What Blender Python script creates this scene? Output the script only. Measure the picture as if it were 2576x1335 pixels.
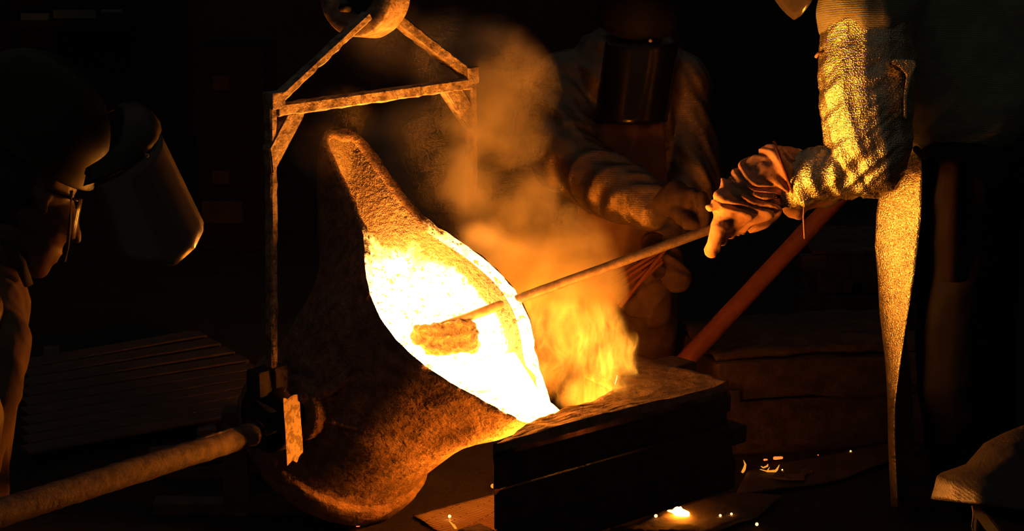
import bpy, bmesh, math, random
import numpy as np
from mathutils import Vector, Matrix, noise as mnoise

random.seed(7)
sc = bpy.context.scene
for o in list(bpy.data.objects): bpy.data.objects.remove(o)
COL = sc.collection

# ------------------------------------------------------------------ camera
W_, H_ = 2576.0, 1335.0
F_ = 4500.0                    # focal length in pixels of the 2576 wide frame
TH = math.radians(12.3)        # camera looks down by this angle
CZ = 1.72                      # camera height
cam_d = bpy.data.cameras.new('camera'); cam = bpy.data.objects.new('camera', cam_d); COL.objects.link(cam)
cam_d.sensor_width = 36.0; cam_d.lens = 36.0 * F_ / W_
cam_d.clip_start = 0.05; cam_d.clip_end = 60
cam.location = (0, 0, CZ); cam.rotation_euler = (math.pi/2 - TH, 0, 0)
sc.camera = cam

# ------------------------------------------------------------------ world, exposure
wd = bpy.data.worlds.new('dark_hall'); sc.world = wd; wd.use_nodes = True
bg = wd.node_tree.nodes['Background']
bg.inputs[0].default_value = (0.66, 0.60, 0.48, 1); bg.inputs[1].default_value = 0.042
sc.view_settings.view_transform = 'Standard'; sc.view_settings.look = 'None'
sc.view_settings.gamma = 1.0; sc.view_settings.use_curve_mapping = False
sc.view_settings.exposure = 0.0
cy = sc.cycles
cy.use_denoising = True
cy.use_adaptive_sampling = True; cy.adaptive_threshold = .1; cy.adaptive_min_samples = 10
cy.time_limit = 900
cy.max_bounces = 4; cy.diffuse_bounces = 2; cy.glossy_bounces = 2; cy.transmission_bounces = 3
cy.volume_bounces = 1; cy.transparent_max_bounces = 10
cy.sample_clamp_indirect = 4.0
cy.volume_step_rate = 1.0; cy.volume_max_steps = 128
MELT = (1.0, 0.25, 0.0145)      # colour of the light of the molten metal
MELT_S = 105.0                  # its strength

_c, _s = math.cos(TH), math.sin(TH)
def at(u, v, Y):
    """point seen at photo pixel (u, v) that stands at distance Y in front of the camera"""
    a = (u - W_/2)/F_; b = (H_/2 - v)/F_
    t = Y/(_c + b*_s)
    return Vector((a*t, Y, CZ + (-_s + b*_c)*t))
def onz(u, v, Z):
    a = (u - W_/2)/F_; b = (H_/2 - v)/F_
    t = (Z - CZ)/(-_s + b*_c)
    return Vector((a*t, (_c + b*_s)*t, Z))

# ------------------------------------------------------------------ helpers: scene tree
def tag(o, label=None, cat=None, group=None, kind=None):
    if label: o['label'] = label
    if cat: o['category'] = cat
    if group: o['group'] = group
    if kind: o['kind'] = kind
    return o
def thing(name, loc, label, cat, group=None):
    o = bpy.data.objects.new(name, None); COL.objects.link(o)
    o.location = loc; o.empty_display_size = 0.05
    return tag(o, label, cat, group)
def link(name, me, mat, parent=None):
    o = bpy.data.objects.new(name, me); COL.objects.link(o)
    if mat is not None:
        me.materials.clear(); me.materials.append(mat)
    if parent is not None:
        o.parent = parent
        o.matrix_parent_inverse = Matrix.Identity(4)
        pl = Vector(parent.location)
        if parent.parent is not None: pl = pl + Vector(parent.parent.location)
        o.location = -pl
    return o
def recentre(o):
    """move the origin of a top-level mesh to its base"""
    me = o.data
    n = len(me.vertices); co = np.empty(n*3, np.float32); me.vertices.foreach_get('co', co); co = co.reshape(-1, 3)
    c = Vector(((co[:, 0].min()+co[:, 0].max())/2, (co[:, 1].min()+co[:, 1].max())/2, co[:, 2].min()))
    co -= np.array(c, np.float32); me.vertices.foreach_set('co', co.ravel()); me.update()
    o.location = Vector(o.location) + c
    return o
def smooth(me, on=True):
    me.polygons.foreach_set('use_smooth', [on]*len(me.polygons)); me.update()
    return me
def bm_mesh(name, bm, sm=False):
    me = bpy.data.meshes.new(name); bm.normal_update(); bm.to_mesh(me); bm.free()
    if sm: smooth(me)
    return me

# ------------------------------------------------------------------ helpers: shapes
def frame(d, up=Vector((0, 0, 1))):
    d = Vector(d).normalized(); up = Vector(up)
    if abs(d.dot(up.normalized())) > 0.98: up = Vector((1, 0, 0)) if abs(d.x) < .9 else Vector((0, 1, 0))
    x = d.cross(up).normalized(); y = x.cross(d).normalized()
    return x, y, d
def add_box(bm, c, ax, ay, az, bev=0.0, seg=2):
    """box with half-extent vectors ax ay az"""
    c, ax, ay, az = Vector(c), Vector(ax), Vector(ay), Vector(az)
    vs = [bm.verts.new(c + ax*i + ay*j + az*k) for i in (-1, 1) for j in (-1, 1) for k in (-1, 1)]
    fs = [(0,1,3,2), (4,6,7,5), (0,4,5,1), (2,3,7,6), (0,2,6,4), (1,5,7,3)]
    faces = [bm.faces.new([vs[i] for i in f]) for f in fs]
    if bev > 0:
        es = list({e for f in faces for e in f.edges})
        bmesh.ops.bevel(bm, geom=es, offset=bev, segments=seg, affect='EDGES', profile=0.6)
    return bm
def box_mesh(name, c, ax, ay, az, bev=0.0, cuts=0, rough=0.0, nscale=20, seed=0, sm=False):
    bm = bmesh.new(); add_box(bm, c, ax, ay, az, bev)
    if cuts: bmesh.ops.subdivide_edges(bm, edges=list(bm.edges), cuts=cuts, use_grid_fill=True)
    bmesh.ops.recalc_face_normals(bm, faces=bm.faces)
    if rough: roughen(bm, rough, nscale, seed)
    return bm_mesh(name, bm, sm)
def roughen(bm, amp, sc_, seed=0):
    bm.normal_update()
    for v in bm.verts:
        p = v.co*sc_ + Vector((seed*7.3, seed*3.1, seed))
        v.co += v.normal*amp*(mnoise.noise(p) + .5*mnoise.noise(p*2.3))
def beam_mesh(name, a, b, w, t, up=(0, 0, 1), n=14, rough=0.002, seed=0, bev=.004, nscale=38):
    """bar from a to b: w across (x of frame), t along up; slightly lumpy"""
    a, b = Vector(a), Vector(b); x, y, d = frame(b - a, up)
    bm = bmesh.new(); rings = []
    k = bev
    prof = [(-w/2+k, -t/2), (w/2-k, -t/2), (w/2, -t/2+k), (w/2, t/2-k), (w/2-k, t/2), (-w/2+k, t/2), (-w/2, t/2-k), (-w/2, -t/2+k)]
    for i in range(n+1):
        p = a.lerp(b, i/n)
        ring = []
        for (px, py) in prof:
            q = p + x*px + y*py
            off = (x*px + y*py).normalized()*rough*(mnoise.noise(q*nscale + Vector((seed, 0, 0))) + .6*mnoise.noise(q*nscale*2.7))*1.4
            ring.append(bm.verts.new(q + off))
        rings.append(ring)
    for i in range(n):
        for j in range(8):
            bm.faces.new((rings[i][j], rings[i][(j+1) % 8], rings[i+1][(j+1) % 8], rings[i+1][j]))
    bm.faces.new(rings[0][::-1]); bm.faces.new(rings[-1])
    bmesh.ops.recalc_face_normals(bm, faces=bm.faces)
    return bm_mesh(name, bm)
def tube_mesh(name, pts, rad, seg=14, rough=0.0, nscale=30, sub=1, cap=True, sm=True, seed=0):
    pts = [Vector(p) for p in pts]
    if not hasattr(rad, '__len__'): rad = [rad]*len(pts)
    P, R = [], []
    for i in range(len(pts)-1):
        for k in range(sub):
            P.append(pts[i].lerp(pts[i+1], k/sub)); R.append(rad[i]+(rad[i+1]-rad[i])*k/sub)
    P.append(pts[-1]); R.append(rad[-1])
    bm = bmesh.new(); rings = []
    x = None
    for i, p in enumerate(P):
        d = (P[min(i+1, len(P)-1)] - P[max(i-1, 0)]).normalized()
        if x is None: x, y, _ = frame(d)
        else:
            x = (x - d*x.dot(d)).normalized(); y = d.cross(x)
        ring = []
        for j in range(seg):
            a = 2*math.pi*j/seg; n = x*math.cos(a) + y*math.sin(a)
            q = p + n*R[i]
            if rough: q += n*rough*(mnoise.noise(q*nscale + Vector((0, seed, 0))) + .6*mnoise.noise(q*nscale*2.6))
            ring.append(bm.verts.new(q))
        rings.append(ring)
    for i in range(len(rings)-1):
        for j in range(seg):
            bm.faces.new((rings[i][j], rings[i][(j+1) % seg], rings[i+1][(j+1) % seg], rings[i+1][j]))
    if cap:
        bm.faces.new(rings[0][::-1]); bm.faces.new(rings[-1])
    bmesh.ops.recalc_face_normals(bm, faces=bm.faces)
    return bm_mesh(name, bm, sm)
def prism_mesh(name, top, bottom, bev=0.0, cuts=0, rough=0, nscale=20, seed=0, sm=False):
    """solid between two point loops"""
    bm = bmesh.new()
    t = [bm.verts.new(p) for p in top]; b = [bm.verts.new(p) for p in bottom]; n = len(t)
    bm.faces.new(t); bm.faces.new(b[::-1])
    for i in range(n): bm.faces.new((t[i], b[i], b[(i+1) % n], t[(i+1) % n]))
    bmesh.ops.recalc_face_normals(bm, faces=bm.faces)
    if bev: bmesh.ops.bevel(bm, geom=list(bm.edges), offset=bev, segments=2, affect='EDGES')
    if cuts:
        bmesh.ops.triangulate(bm, faces=[f for f in bm.faces if len(f.verts) > 4])
        bmesh.ops.subdivide_edges(bm, edges=[e for e in bm.edges if e.calc_length() > .03], cuts=cuts, use_grid_fill=True)
    if rough: roughen(bm, rough, nscale, seed)
    return bm_mesh(name, bm, sm)
def sheet_mesh(name, rows, thick=0.0, sm=True, sub=0):
    """surface through a grid of points, given a real thickness"""
    bm = bmesh.new(); g = [[bm.verts.new(p) for p in r] for r in rows]
    for i in range(len(g)-1):
        for j in range(len(g[0])-1):
            bm.faces.new((g[i][j], g[i][j+1], g[i+1][j+1], g[i+1][j]))
    if sub: bmesh.ops.subdivide_edges(bm, edges=list(bm.edges), cuts=sub, use_grid_fill=True, smooth=1.0)
    bm.normal_update()
    if thick: bmesh.ops.solidify(bm, geom=list(bm.faces), thickness=thick)
    bmesh.ops.recalc_face_normals(bm, faces=bm.faces)
    return bm_mesh(name, bm, sm)

# union of round cones and ellipsoids, remeshed into ONE continuous skin
_sph = []
for i in range(9):
    la = -math.pi/2 + math.pi*i/8
    for j in range(14 if 0 < i < 8 else 1):
        lo = 2*math.pi*j/14
        _sph.append(Vector((math.cos(la)*math.cos(lo), math.cos(la)*math.sin(lo), math.sin(la))))
def blob_mesh(name, prims, voxel=0.008, smooth_it=4, deform=None):
    bm = bmesh.new()
    for pr in prims:
        pts = []
        if pr[0] == 'c':                       # round cone a b ra rb
            _, a, b, ra, rb = pr; a, b = Vector(a), Vector(b)
            pts = [a + q*ra for q in _sph] + [b + q*rb for q in _sph]
        else:                                  # ellipsoid centre radii [matrix]
            c = Vector(pr[1]); r = pr[2]; M = pr[3] if len(pr) > 3 else Matrix.Identity(3)
            pts = [c + M @ Vector((q.x*r[0], q.y*r[1], q.z*r[2])) for q in _sph]
        vs = [bm.verts.new(p) for p in pts]
        r_ = bmesh.ops.convex_hull(bm, input=vs)
        bad = [g for g in r_['geom_interior'] if isinstance(g, bmesh.types.BMVert)]
        if bad: bmesh.ops.delete(bm, geom=list(set(bad)), context='VERTS')
    bmesh.ops.recalc_face_normals(bm, faces=bm.faces)
    me = bm_mesh(name+'_raw', bm)
    tmp = bpy.data.objects.new(name+'_tmp', me); COL.objects.link(tmp)
    m = tmp.modifiers.new('r', 'REMESH'); m.mode = 'VOXEL'; m.voxel_size = voxel
    if smooth_it:
        s2 = tmp.modifiers.new('s', 'SMOOTH'); s2.factor = .5; s2.iterations = smooth_it
    dg = bpy.context.evaluated_depsgraph_get(); dg.update()
    out = bpy.data.meshes.new_from_object(tmp.evaluated_get(dg)); out.name = name
    bpy.data.objects.remove(tmp); bpy.data.meshes.remove(me)
    if deform:
        co = np.empty(len(out.vertices)*3, np.float32); out.vertices.foreach_get('co', co); co = co.reshape(-1, 3)
        no = np.empty(len(out.vertices)*3, np.float32); out.vertices.foreach_get('normal', no); no = no.reshape(-1, 3)
        for i in range(len(co)):
            co[i] += no[i]*deform(Vector(co[i]), Vector(no[i]))
        out.vertices.foreach_set('co', co.ravel()); out.update()
    return smooth(out)
def fold_fn(segs):
    """cloth folds: segs = (a, b, amplitude, folds per metre along limb, twist)"""
    S = [(Vector(a), Vector(b), amp, fr, tw) for a, b, amp, fr, tw in segs]
    def f(p, n):
        tot = 0; wt = 0
        for a, b, amp, fr, tw in S:
            ab = b - a; t = max(0, min(1, (p - a).dot(ab)/ab.length_squared)); q = a + ab*t
            d = (p - q).length; w = 1/(d*d + .0006)
            dirn = ab.normalized(); x, y, _ = frame(dirn)
            r = p - q; al = (p - a).dot(dirn)
            u = al*fr + r.dot(x)*tw*fr
            v = 9*r.dot(x), 9*r.dot(y)
            n1 = mnoise.noise(Vector((u, v[0]*.6, v[1]*.6)))
            n2 = mnoise.noise(Vector((u*2.1+5, v[0], v[1]+3)))
            k = (1 - 2.2*abs(n1)) + .45*(1 - 2*abs(n2))
            tot += w*amp*(k - .5); wt += w
        return tot/wt
    return f

# ------------------------------------------------------------------ helpers: materials
class NT:
    def __init__(s, name):
        s.m = bpy.data.materials.new(name); s.m.use_nodes = True
        s.t = s.m.node_tree; s.n = s.t.nodes; s.b = s.n.get('Principled BSDF'); s.out = s.n.get('Material Output')
    def node(s, typ, **kw):
        nd = s.n.new(typ)
        for k, v in kw.items():
            if k.startswith('_'): setattr(nd, k[1:], v)
            else: nd.inputs[k.replace('__', ' ')].default_value = v
        return nd
    def l(s, a, b): s.t.links.new(a, b)
    def noise(s, scale, detail=4, rough=.6, vec=None, dist=0):
        nd = s.node('ShaderNodeTexNoise', Scale=scale, Detail=detail, Roughness=rough, Distortion=dist)
        if vec is not None: s.l(vec, nd.inputs['Vector'])
        return nd.outputs['Fac']
    def ramp(s, fac, stops):
        r = s.n.new('ShaderNodeValToRGB'); e = r.color_ramp.elements
        while len(e) < len(stops): e.new(.5)
        for el, (p, col) in zip(e, stops):
            el.position = p; el.color = (*col, 1) if len(col) == 3 else col
        s.l(fac, r.inputs[0]); return r.outputs[0]
    def math(s, op, a, b=None, c=None, clamp=False):
        m = s.n.new('ShaderNodeMath'); m.operation = op; m.use_clamp = clamp
        for i, x in enumerate((a, b, c)):
            if x is None: continue
            if isinstance(x, (int, float)): m.inputs[i].default_value = x
            else: s.l(x, m.inputs[i])
        return m.outputs[0]
    def pos(s):
        return s.n.new('ShaderNodeNewGeometry').outputs['Position']
    def obj(s):
        return s.n.new('ShaderNodeTexCoord').outputs['Object']
    def bump(s, fac, strength=.5, dist=.01, prev=None):
        b = s.n.new('ShaderNodeBump'); b.inputs['Strength'].default_value = strength; b.inputs['Distance'].default_value = dist
        s.l(fac, b.inputs['Height'])
        if prev is not None: s.l(prev, b.inputs['Normal'])
        return b.outputs[0]
def pmat(name, c1, c2=None, scale=12, rough=.7, metal=0., bump=.4, bscale=60, bdist=.004, stops=(.35, .65), detail=5, spec=.5, coat=0):
    t = NT(name); c2 = c2 or tuple(x*.6 for x in c1); v = t.obj()
    n = t.noise(scale, detail, .62, v)
    t.l(t.ramp(n, [(stops[0], c2), (stops[1], c1)]), t.b.inputs['Base Color'])
    t.b.inputs['Roughness'].default_value = rough; t.b.inputs['Metallic'].default_value = metal
    t.b.inputs['Specular IOR Level'].default_value = spec
    t.b.inputs['Coat Weight'].default_value = coat
    if bump: t.l(t.bump(t.noise(bscale, 6, .65, v), bump, bdist), t.b.inputs['Normal'])
    return t.m
def emit_mat(name, col, strength):
    t = NT(name); t.b.inputs['Base Color'].default_value = (.02, .02, .02, 1)
    t.b.inputs['Emission Color'].default_value = (*col, 1); t.b.inputs['Emission Strength'].default_value = strength
    return t.m

M = {}
M['rust'] = pmat('scaled_steel', (.48, .40, .32), (.20, .15, .12), 45, .62, .25, .9, 85, .006)
M['bail'] = pmat('slag_crusted_steel', (.55, .46, .36), (.16, .12, .09), 34, .55, .2, 1.0, 70, .008, (.36, .6))
M['shell'] = pmat('ladle_shell_steel', (.62, .38, .25), (.26, .155, .10), 30, .85, .0, 1.0, 42, .035)
M['dark_iron'] = pmat('dark_cast_iron', (.05, .04, .034), (.025, .02, .018), 18, .75, .2, .7, 60, .005)
M['iron_plate'] = pmat('flaking_plate', (.62, .50, .36), (.30, .22, .15), 55, .7, .1, .8, 60, .004, (.42, .5))
M['pipe'] = pmat('crusted_pipe', (.28, .22, .17), (.12, .095, .075), 30, .7, .15, 1.0, 55, .006)
M['rod'] = pmat('sooty_rod', (.15, .11, .085), (.07, .05, .04), 40, .6, .4, .6, 90, .003)
M['sand'] = pmat('burnt_sand', (.24, .155, .105), (.11, .072, .048), 26, .95, 0, .8, 45, .010)
M['mould'] = pmat('sooty_flask', (.055, .042, .036), (.03, .024, .02), 14, .8, .1, .8, 30, .008)
M['mould_grey'] = pmat('dusty_flask', (.13, .095, .075), (.06, .045, .038), 16, .85, .1, .9, 35, .01)
M['wood'] = pmat('old_timber', (.20, .14, .10), (.09, .062, .045), 18, .8, 0, .7, 40, .005)
M['slat'] = pmat('grey_board', (.15, .10, .085), (.10, .07, .058), 12, .85, 0, .6, 40, .005)
M['redpole'] = pmat('red_brown_pole', (.30, .095, .05), (.19, .06, .035), 14, .75, 0, .4, 50, .003)
M['floor'] = pmat('sooty_sand_floor', (.036, .028, .023), (.018, .0145, .012), 6, .95, 0, 1.0, 25, .02)
M['wall'] = pmat('black_wall', (.050, .042, .038), (.036, .030, .027), 3, .9, 0, .4, 10, .01)
M['board'] = pmat('dusty_board', (.11, .08, .06), (.06, .044, .034), 9, .9, 0, .6, 30, .006)
M['pale'] = pmat('pale_board', (.26, .28, .24), (.2, .21, .18), 5, .8, 0, .2, 30, .003)
M['leather'] = pmat('tan_leather', (.62, .36, .22), (.46, .25, .15), 35, .85, 0, .5, 260, .002)
M['coat_tail'] = pmat('brown_coat_cloth', (.018, .012, .011), (.012, .008, .007), 15, .9, 0, .4, 160, .002, spec=.1)
M['black_hat'] = pmat('black_hat', (.008, .007, .007), None, 10, .7, 0, 0, spec=.1)
M['brown_apron'] = pmat('brown_apron_leather', (.17, .095, .065), (.12, .065, .045), 14, .8, 0, .5, 120, .002)
M['tan_jacket'] = pmat('tan_jacket_cloth', (.26, .165, .10), (.18, .11, .07), 30, .85, 0, .4, 220, .002)
M['leather_dark'] = pmat('dark_leather', (.10, .058, .042), (.06, .036, .028), 25, .8, 0, .5, 160, .002)
M['glove_lining'] = pmat('red_brown_binding', (.25, .07, .05), (.15, .045, .035), 40, .8, 0, .4, 160, .002)
M['dark_cloth'] = pmat('dark_cloth', (.060, .058, .052), (.04, .038, .035), 20, .85, 0, .4, 300, .001)
M['trousers'] = pmat('dark_trousers', (.014, .012, .012), (.009, .008, .008), 15, .8, 0, .4, 200, .001, spec=.25)
M['skin'] = pmat('skin', (.14, .07, .046), (.11, .055, .036), 30, .55, 0, .25, 120, .001)
M['hair'] = pmat('dark_hair', (.03, .02, .015), None, 60, .6, 0, .5, 200, .002)
M['helmet'] = pmat('olive_helmet', (.020, .021, .012), (.017, .018, .011), 6, .5, 0, .0, 60, .001, spec=.3)
M['helmet_dark'] = pmat('dark_visor_frame', (.022, .022, .02), (.016, .016, .015), 10, .4, 0, .1, 60, .001)
M['lens'] = pmat('dark_lens', (.015, .014, .013), None, 10, .12, 0, 0, 60, .001)

def fabric(name, col, rough, metal, weave=63, wstr=.5, cr=90, crs=.35, axis='Z', grain=0):
    """aluminised cloth: metallic skin with a fine knit and crinkles"""
    t = NT(name); v = t.obj()
    n = t.noise(30, 4, .6, v)
    t.l(t.ramp(n, [(.3, tuple(x*.72 for x in col)), (.7, col)]), t.b.inputs['Base Color'])
    t.b.inputs['Metallic'].default_value = metal
    rr = t.n.new('ShaderNodeMapRange'); rr.inputs['To Min'].default_value = rough-.08; rr.inputs['To Max'].default_value = rough+.14
    t.l(t.noise(60, 3, .5, v), rr.inputs['Value']); t.l(rr.outputs[0], t.b.inputs['Roughness'])
    w = t.node('ShaderNodeTexWave', Scale=weave, Distortion=3.0, Detail=2.0); w.inputs['Detail Scale'].default_value = 4.0
    w.bands_direction = axis; t.l(v, w.inputs['Vector'])
    b1 = t.bump(w.outputs['Fac'], wstr, .0016)
    b2 = t.bump(t.noise(cr, 5, .7, v, .6), crs, .006, b1)
    if grain:
        vo = t.node('ShaderNodeTexVoronoi', Scale=grain); t.l(v, vo.inputs['Vector'])
        b2 = t.bump(vo.outputs['Distance'], .55, .0026, b2)
    b3 = t.bump(t.noise(420, 2, .5, v), .5, .0012, b2)
    t.l(b3, t.b.inputs['Normal'])
    return t.m
M['alu'] = fabric('aluminised_sleeve', (1.0, .90, .64), .30, .97, 75, .35, 90, .30, 'Z', 230)
M['alu_apron'] = fabric('aluminised_apron', (1.0, .90, .64), .32, .97, 75, .2, 60, .5, 'Z', 230)
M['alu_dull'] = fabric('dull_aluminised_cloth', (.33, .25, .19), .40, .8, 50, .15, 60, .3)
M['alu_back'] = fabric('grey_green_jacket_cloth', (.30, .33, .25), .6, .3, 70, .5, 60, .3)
M['foil'] = fabric('crumpled_foil_cloth', (.075, .06, .052), .45, .5, 60, .15, 25, .3)

def visor_mat(name, tint, haze, rough=.12):
    t = NT(name); t.n.remove(t.b)
    tr = t.node('ShaderNodeBsdfTransparent', Color=(*tint, 1))
    gl = t.node('ShaderNodeBsdfGlossy', Color=(.9, .9, .9, 1), Roughness=rough)
    df = t.node('ShaderNodeBsdfDiffuse', Color=(.5, .45, .4, 1))
    fr = t.node('ShaderNodeFresnel', IOR=1.5)
    m1 = t.n.new('ShaderNodeMixShader'); t.l(fr.outputs[0], m1.inputs[0]); t.l(tr.outputs[0], m1.inputs[1]); t.l(gl.outputs[0], m1.inputs[2])
    m2 = t.n.new('ShaderNodeMixShader'); m2.inputs[0].default_value = haze; t.l(m1.outputs[0], m2.inputs[1]); t.l(df.outputs[0], m2.inputs[2])
    t.l(m2.outputs[0], t.out.inputs[0]); return t.m
M['visor'] = visor_mat('clear_visor', (.80, .80, .76), .14, .25)
M['visor_gold'] = visor_mat('amber_visor', (.62, .42, .16), .10, .16)
M['visor_dark'] = visor_mat('smoked_visor', (.10, .10, .09), .012, .2)

# ================================================================== the setting
fl = box_mesh('floor', (0, 5, -.05), (6, 0, 0), (0, 7.5, 0), (0, 0, .05))
tag(link('floor', fl, M['floor']), 'black sooty sand floor of the foundry hall', None, None, 'structure')
tag(link('wall_back', box_mesh('wall_back', (0, 12.1, 2.5), (6, 0, 0), (0, .1, 0), (0, 0, 2.5)), M['wall']), 'black unlit back wall of the hall', None, None, 'structure')
tag(link('wall_left', box_mesh('wall_left', (-5.9, 5, 2.5), (.1, 0, 0), (0, 7, 0), (0, 0, 2.5)), M['wall']), 'black left side wall of the hall', None, None, 'structure')
tag(link('wall_right', box_mesh('wall_right', (5.9, 5, 2.5), (.1, 0, 0), (0, 7, 0), (0, 0, 2.5)), M['wall']), 'black right side wall of the hall', None, None, 'structure')

# ================================================================== the ladle
AX = Vector((.633, .774, 0)).normalized()          # trunnion axis, from the near left to the far right
PX = Vector((AX.y, -AX.x, 0))                      # horizontal, towards the mould
ZZ = Vector((0, 0, 1))
PHI = math.radians(44)
LX = PX*math.cos(PHI) - ZZ*math.sin(PHI)           # from the back lip to the pouring lip
UX = PX*math.sin(PHI) + ZZ*math.cos(PHI)           # out of the mouth
TRN = at(690, 1045, 4.30)                          # near trunnion
TC = TRN + AX*.37                                  # centre of the ladle on the trunnion axis
def lad(p, q, h): return TC + LX*p + AX*q + UX*h

prof = [(-.560, .050), (-.545, .072), (-.45, .088), (-.33, .102), (-.255, .118), (-.205, .150), (-.165, .182), (-.10, .220),
        (-.03, .246), (.04, .252), (.11, .234), (.18, .196), (.245, .150), (.30, .112), (.35, .082), (.395, .058), (.402, .035)]
ps = np.array([a for a, _ in prof]); ws = np.array([b for _, b in prof])
def outline(n=96):
    up = [(p, w) for p, w in prof]; loop = up + [(p, -w) for p, w in reversed(prof)]
    loop = np.array(loop + [loop[0]])
    d = np.r_[0, np.cumsum(np.hypot(*np.diff(loop, axis=0).T))]
    s_ = np.linspace(0, d[-1], n, endpoint=False)
    o = np.c_[np.interp(s_, d, loop[:, 0]), np.interp(s_, d, loop[:, 1])]
    for _ in range(2): o = .5*o + .25*np.roll(o, 1, 0) + .25*np.roll(o, -1, 0)
    return o
NO = 96
OUT = outline(NO)
ANG = np.arctan2(OUT[:, 1]/.25, (OUT[:, 0]+.03)/.36)
tang = np.roll(OUT, -1, 0) - np.roll(OUT, 1, 0); nrm = np.c_[tang[:, 1], -tang[:, 0]]; nrm /= np.linalg.norm(nrm, axis=1)[:, None]
if (nrm*OUT).sum() < 0: nrm = -nrm
def rim_h(p):                                      # both lips rise a little above the side rims
    return .375 + .03*max(0, (p-.2)/.2)**1.5 + .02*max(0, (-p-.3)/.25)
def ring(h, r, inset=0.0):
    """outline of the vessel at height h, r radius of the round body; inset = wall thickness"""
    k = max(0., min(1., (h - .02)/.355)); k = k*k*(3-2*k)*.75 + k*.25
    res = []
    for i in range(NO):
        thick = inset*(.88 if OUT[i, 0] < -.28 else .5 if OUT[i, 0] > .27 else 1.0)*(.5 if OUT[i, 1] < 0 else 1.0)
        o = OUT[i] - nrm[i]*thick
        c = np.array([math.cos(ANG[i]), math.sin(ANG[i])])*(r - inset)
        p, q = o*k + c*(1-k)
        res.append((p, q))
    return res
def loft(name, rings, cap_end=True, rough=0, nscale=25, seed=0):
    bm = bmesh.new(); vr = []
    for ri, rg in enumerate(rings):
        vr.append([bm.verts.new(p) for p in rg])
    for i in range(len(vr)-1):
        for j in range(NO):
            bm.faces.new((vr[i][j], vr[i][(j+1) % NO], vr[i+1][(j+1) % NO], vr[i+1][j]))
    if cap_end:
        c = sum((v.co for v in vr[-1]), Vector())/NO; cv = bm.verts.new(c)
        for j in range(NO): bm.faces.new((vr[-1][j], vr[-1][(j+1) % NO], cv))
    bmesh.ops.recalc_face_normals(bm, faces=bm.faces)
    if rough: roughen(bm, rough, nscale, seed)
    return bm_mesh(name, bm, True)
ladle = thing('pouring_ladle', (TC.x, TC.y, 0), 'large tilted ladle with two lips pouring glowing molten metal into the mould', 'ladle')
hs = [(1.0, .27), (.93, .27), (.8, .27), (.65, .27), (.5, .27), (.35, .272), (.2, .275)]
rings = [[lad(p, q, rim_h(OUT[i, 0])*.97) for i, (p, q) in enumerate(ring(.36, .27, .02))]]
for f, r in hs:
    rings.append([lad(p, q, rim_h(OUT[i, 0])*f - (.004 if f == 1 else 0)) for i, (p, q) in enumerate(ring(.375*f, r))])
for h, r in [(.05, .277), (-.02, .270), (-.08, .264), (-.15, .262), (-.186, .262), (-.190, .264), (-.193, .278), (-.198, .281), (-.225, .280), (-.262, .277), (-.268, .274), (-.272, .262), (-.295, .250), (-.318, .22), (-.332, .17), (-.338, .10)]:
    rings.append([lad(p, q, h) for (p, q) in ring(h, r)])
sh = loft('shell', rings, True, .006, 30, 2)
shell = link('shell', sh, M['shell'], ladle)
tag(shell, 'rough dark steel shell with stepped bands')
# lining: rim top and inner wall. It is incandescent up to a little above the metal, cooler further up
def hot_lining(name, ca, cb, z1, z0, power, strength, spot, rough, band=False):
    """refractory that is incandescent close above the metal and cools upwards"""
    t = NT(name); v = t.obj(); pos = t.pos()
    n1 = t.noise(17, 5, .66, v); n2 = t.noise(60, 4, .7, v)
    t.l(t.ramp(n2, [(.3, ca), (.68, cb)]), t.b.inputs['Base Color'])
    t.b.inputs['Roughness'].default_value = rough
    t.l(t.bump(n2, 1.0, .014, t.bump(n1, .7, .02)), t.b.inputs['Normal'])
    sx = t.n.new('ShaderNodeSeparateXYZ'); t.l(pos, sx.inputs[0])
    hz = t.math('ADD', sx.outputs[2], t.math('MULTIPLY', t.math('SUBTRACT', n1, .5), .30))
    hz = t.math('ADD', hz, t.math('MULTIPLY', t.math('SUBTRACT', n2, .5), .10))
    mr = t.n.new('ShaderNodeMapRange'); mr.inputs['From Min'].default_value = z1; mr.inputs['From Max'].default_value = z0
    t.l(hz, mr.inputs[0])
    heat = t.math('POWER', mr.outputs[0], power)
    if band:                                # the last hand's breadth below the rim is cooler
        dp = t.n.new('ShaderNodeVectorMath'); dp.operation = 'DOT_PRODUCT'; t.l(pos, dp.inputs[0]); dp.inputs[1].default_value = UX
        hl = t.math('ADD', t.math('SUBTRACT', dp.outputs['Value'], TC.dot(UX)), t.math('MULTIPLY', t.math('SUBTRACT', n1, .5), .07))
        hl = t.math('ADD', hl, t.math('MULTIPLY', t.math('SUBTRACT', n2, .5), .05))
        m2 = t.n.new('ShaderNodeMapRange'); m2.inputs['From Min'].default_value = .285; m2.inputs['From Max'].default_value = .315
        m2.inputs['To Min'].default_value = 1.0; m2.inputs['To Max'].default_value = .016; t.l(hl, m2.inputs[0])
        heat = t.math('MULTIPLY', heat, m2.outputs[0])
    spk = t.math('MULTIPLY_ADD', t.math('LESS_THAN', n2, spot), -.96, 1.0)
    t.b.inputs['Emission Color'].default_value = (1, .33, .05, 1)
    t.l(t.math('MULTIPLY', t.math('MULTIPLY', heat, spk), strength), t.b.inputs['Emission Strength'])
    return t.m
M['lining'] = hot_lining('refractory_lining', (.012, .007, .005), (.05, .027, .016), .80, .60, 2.2, 95.0, .42, .42, True)
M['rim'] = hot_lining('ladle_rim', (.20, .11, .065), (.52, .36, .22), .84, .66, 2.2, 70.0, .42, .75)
lin = []
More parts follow.
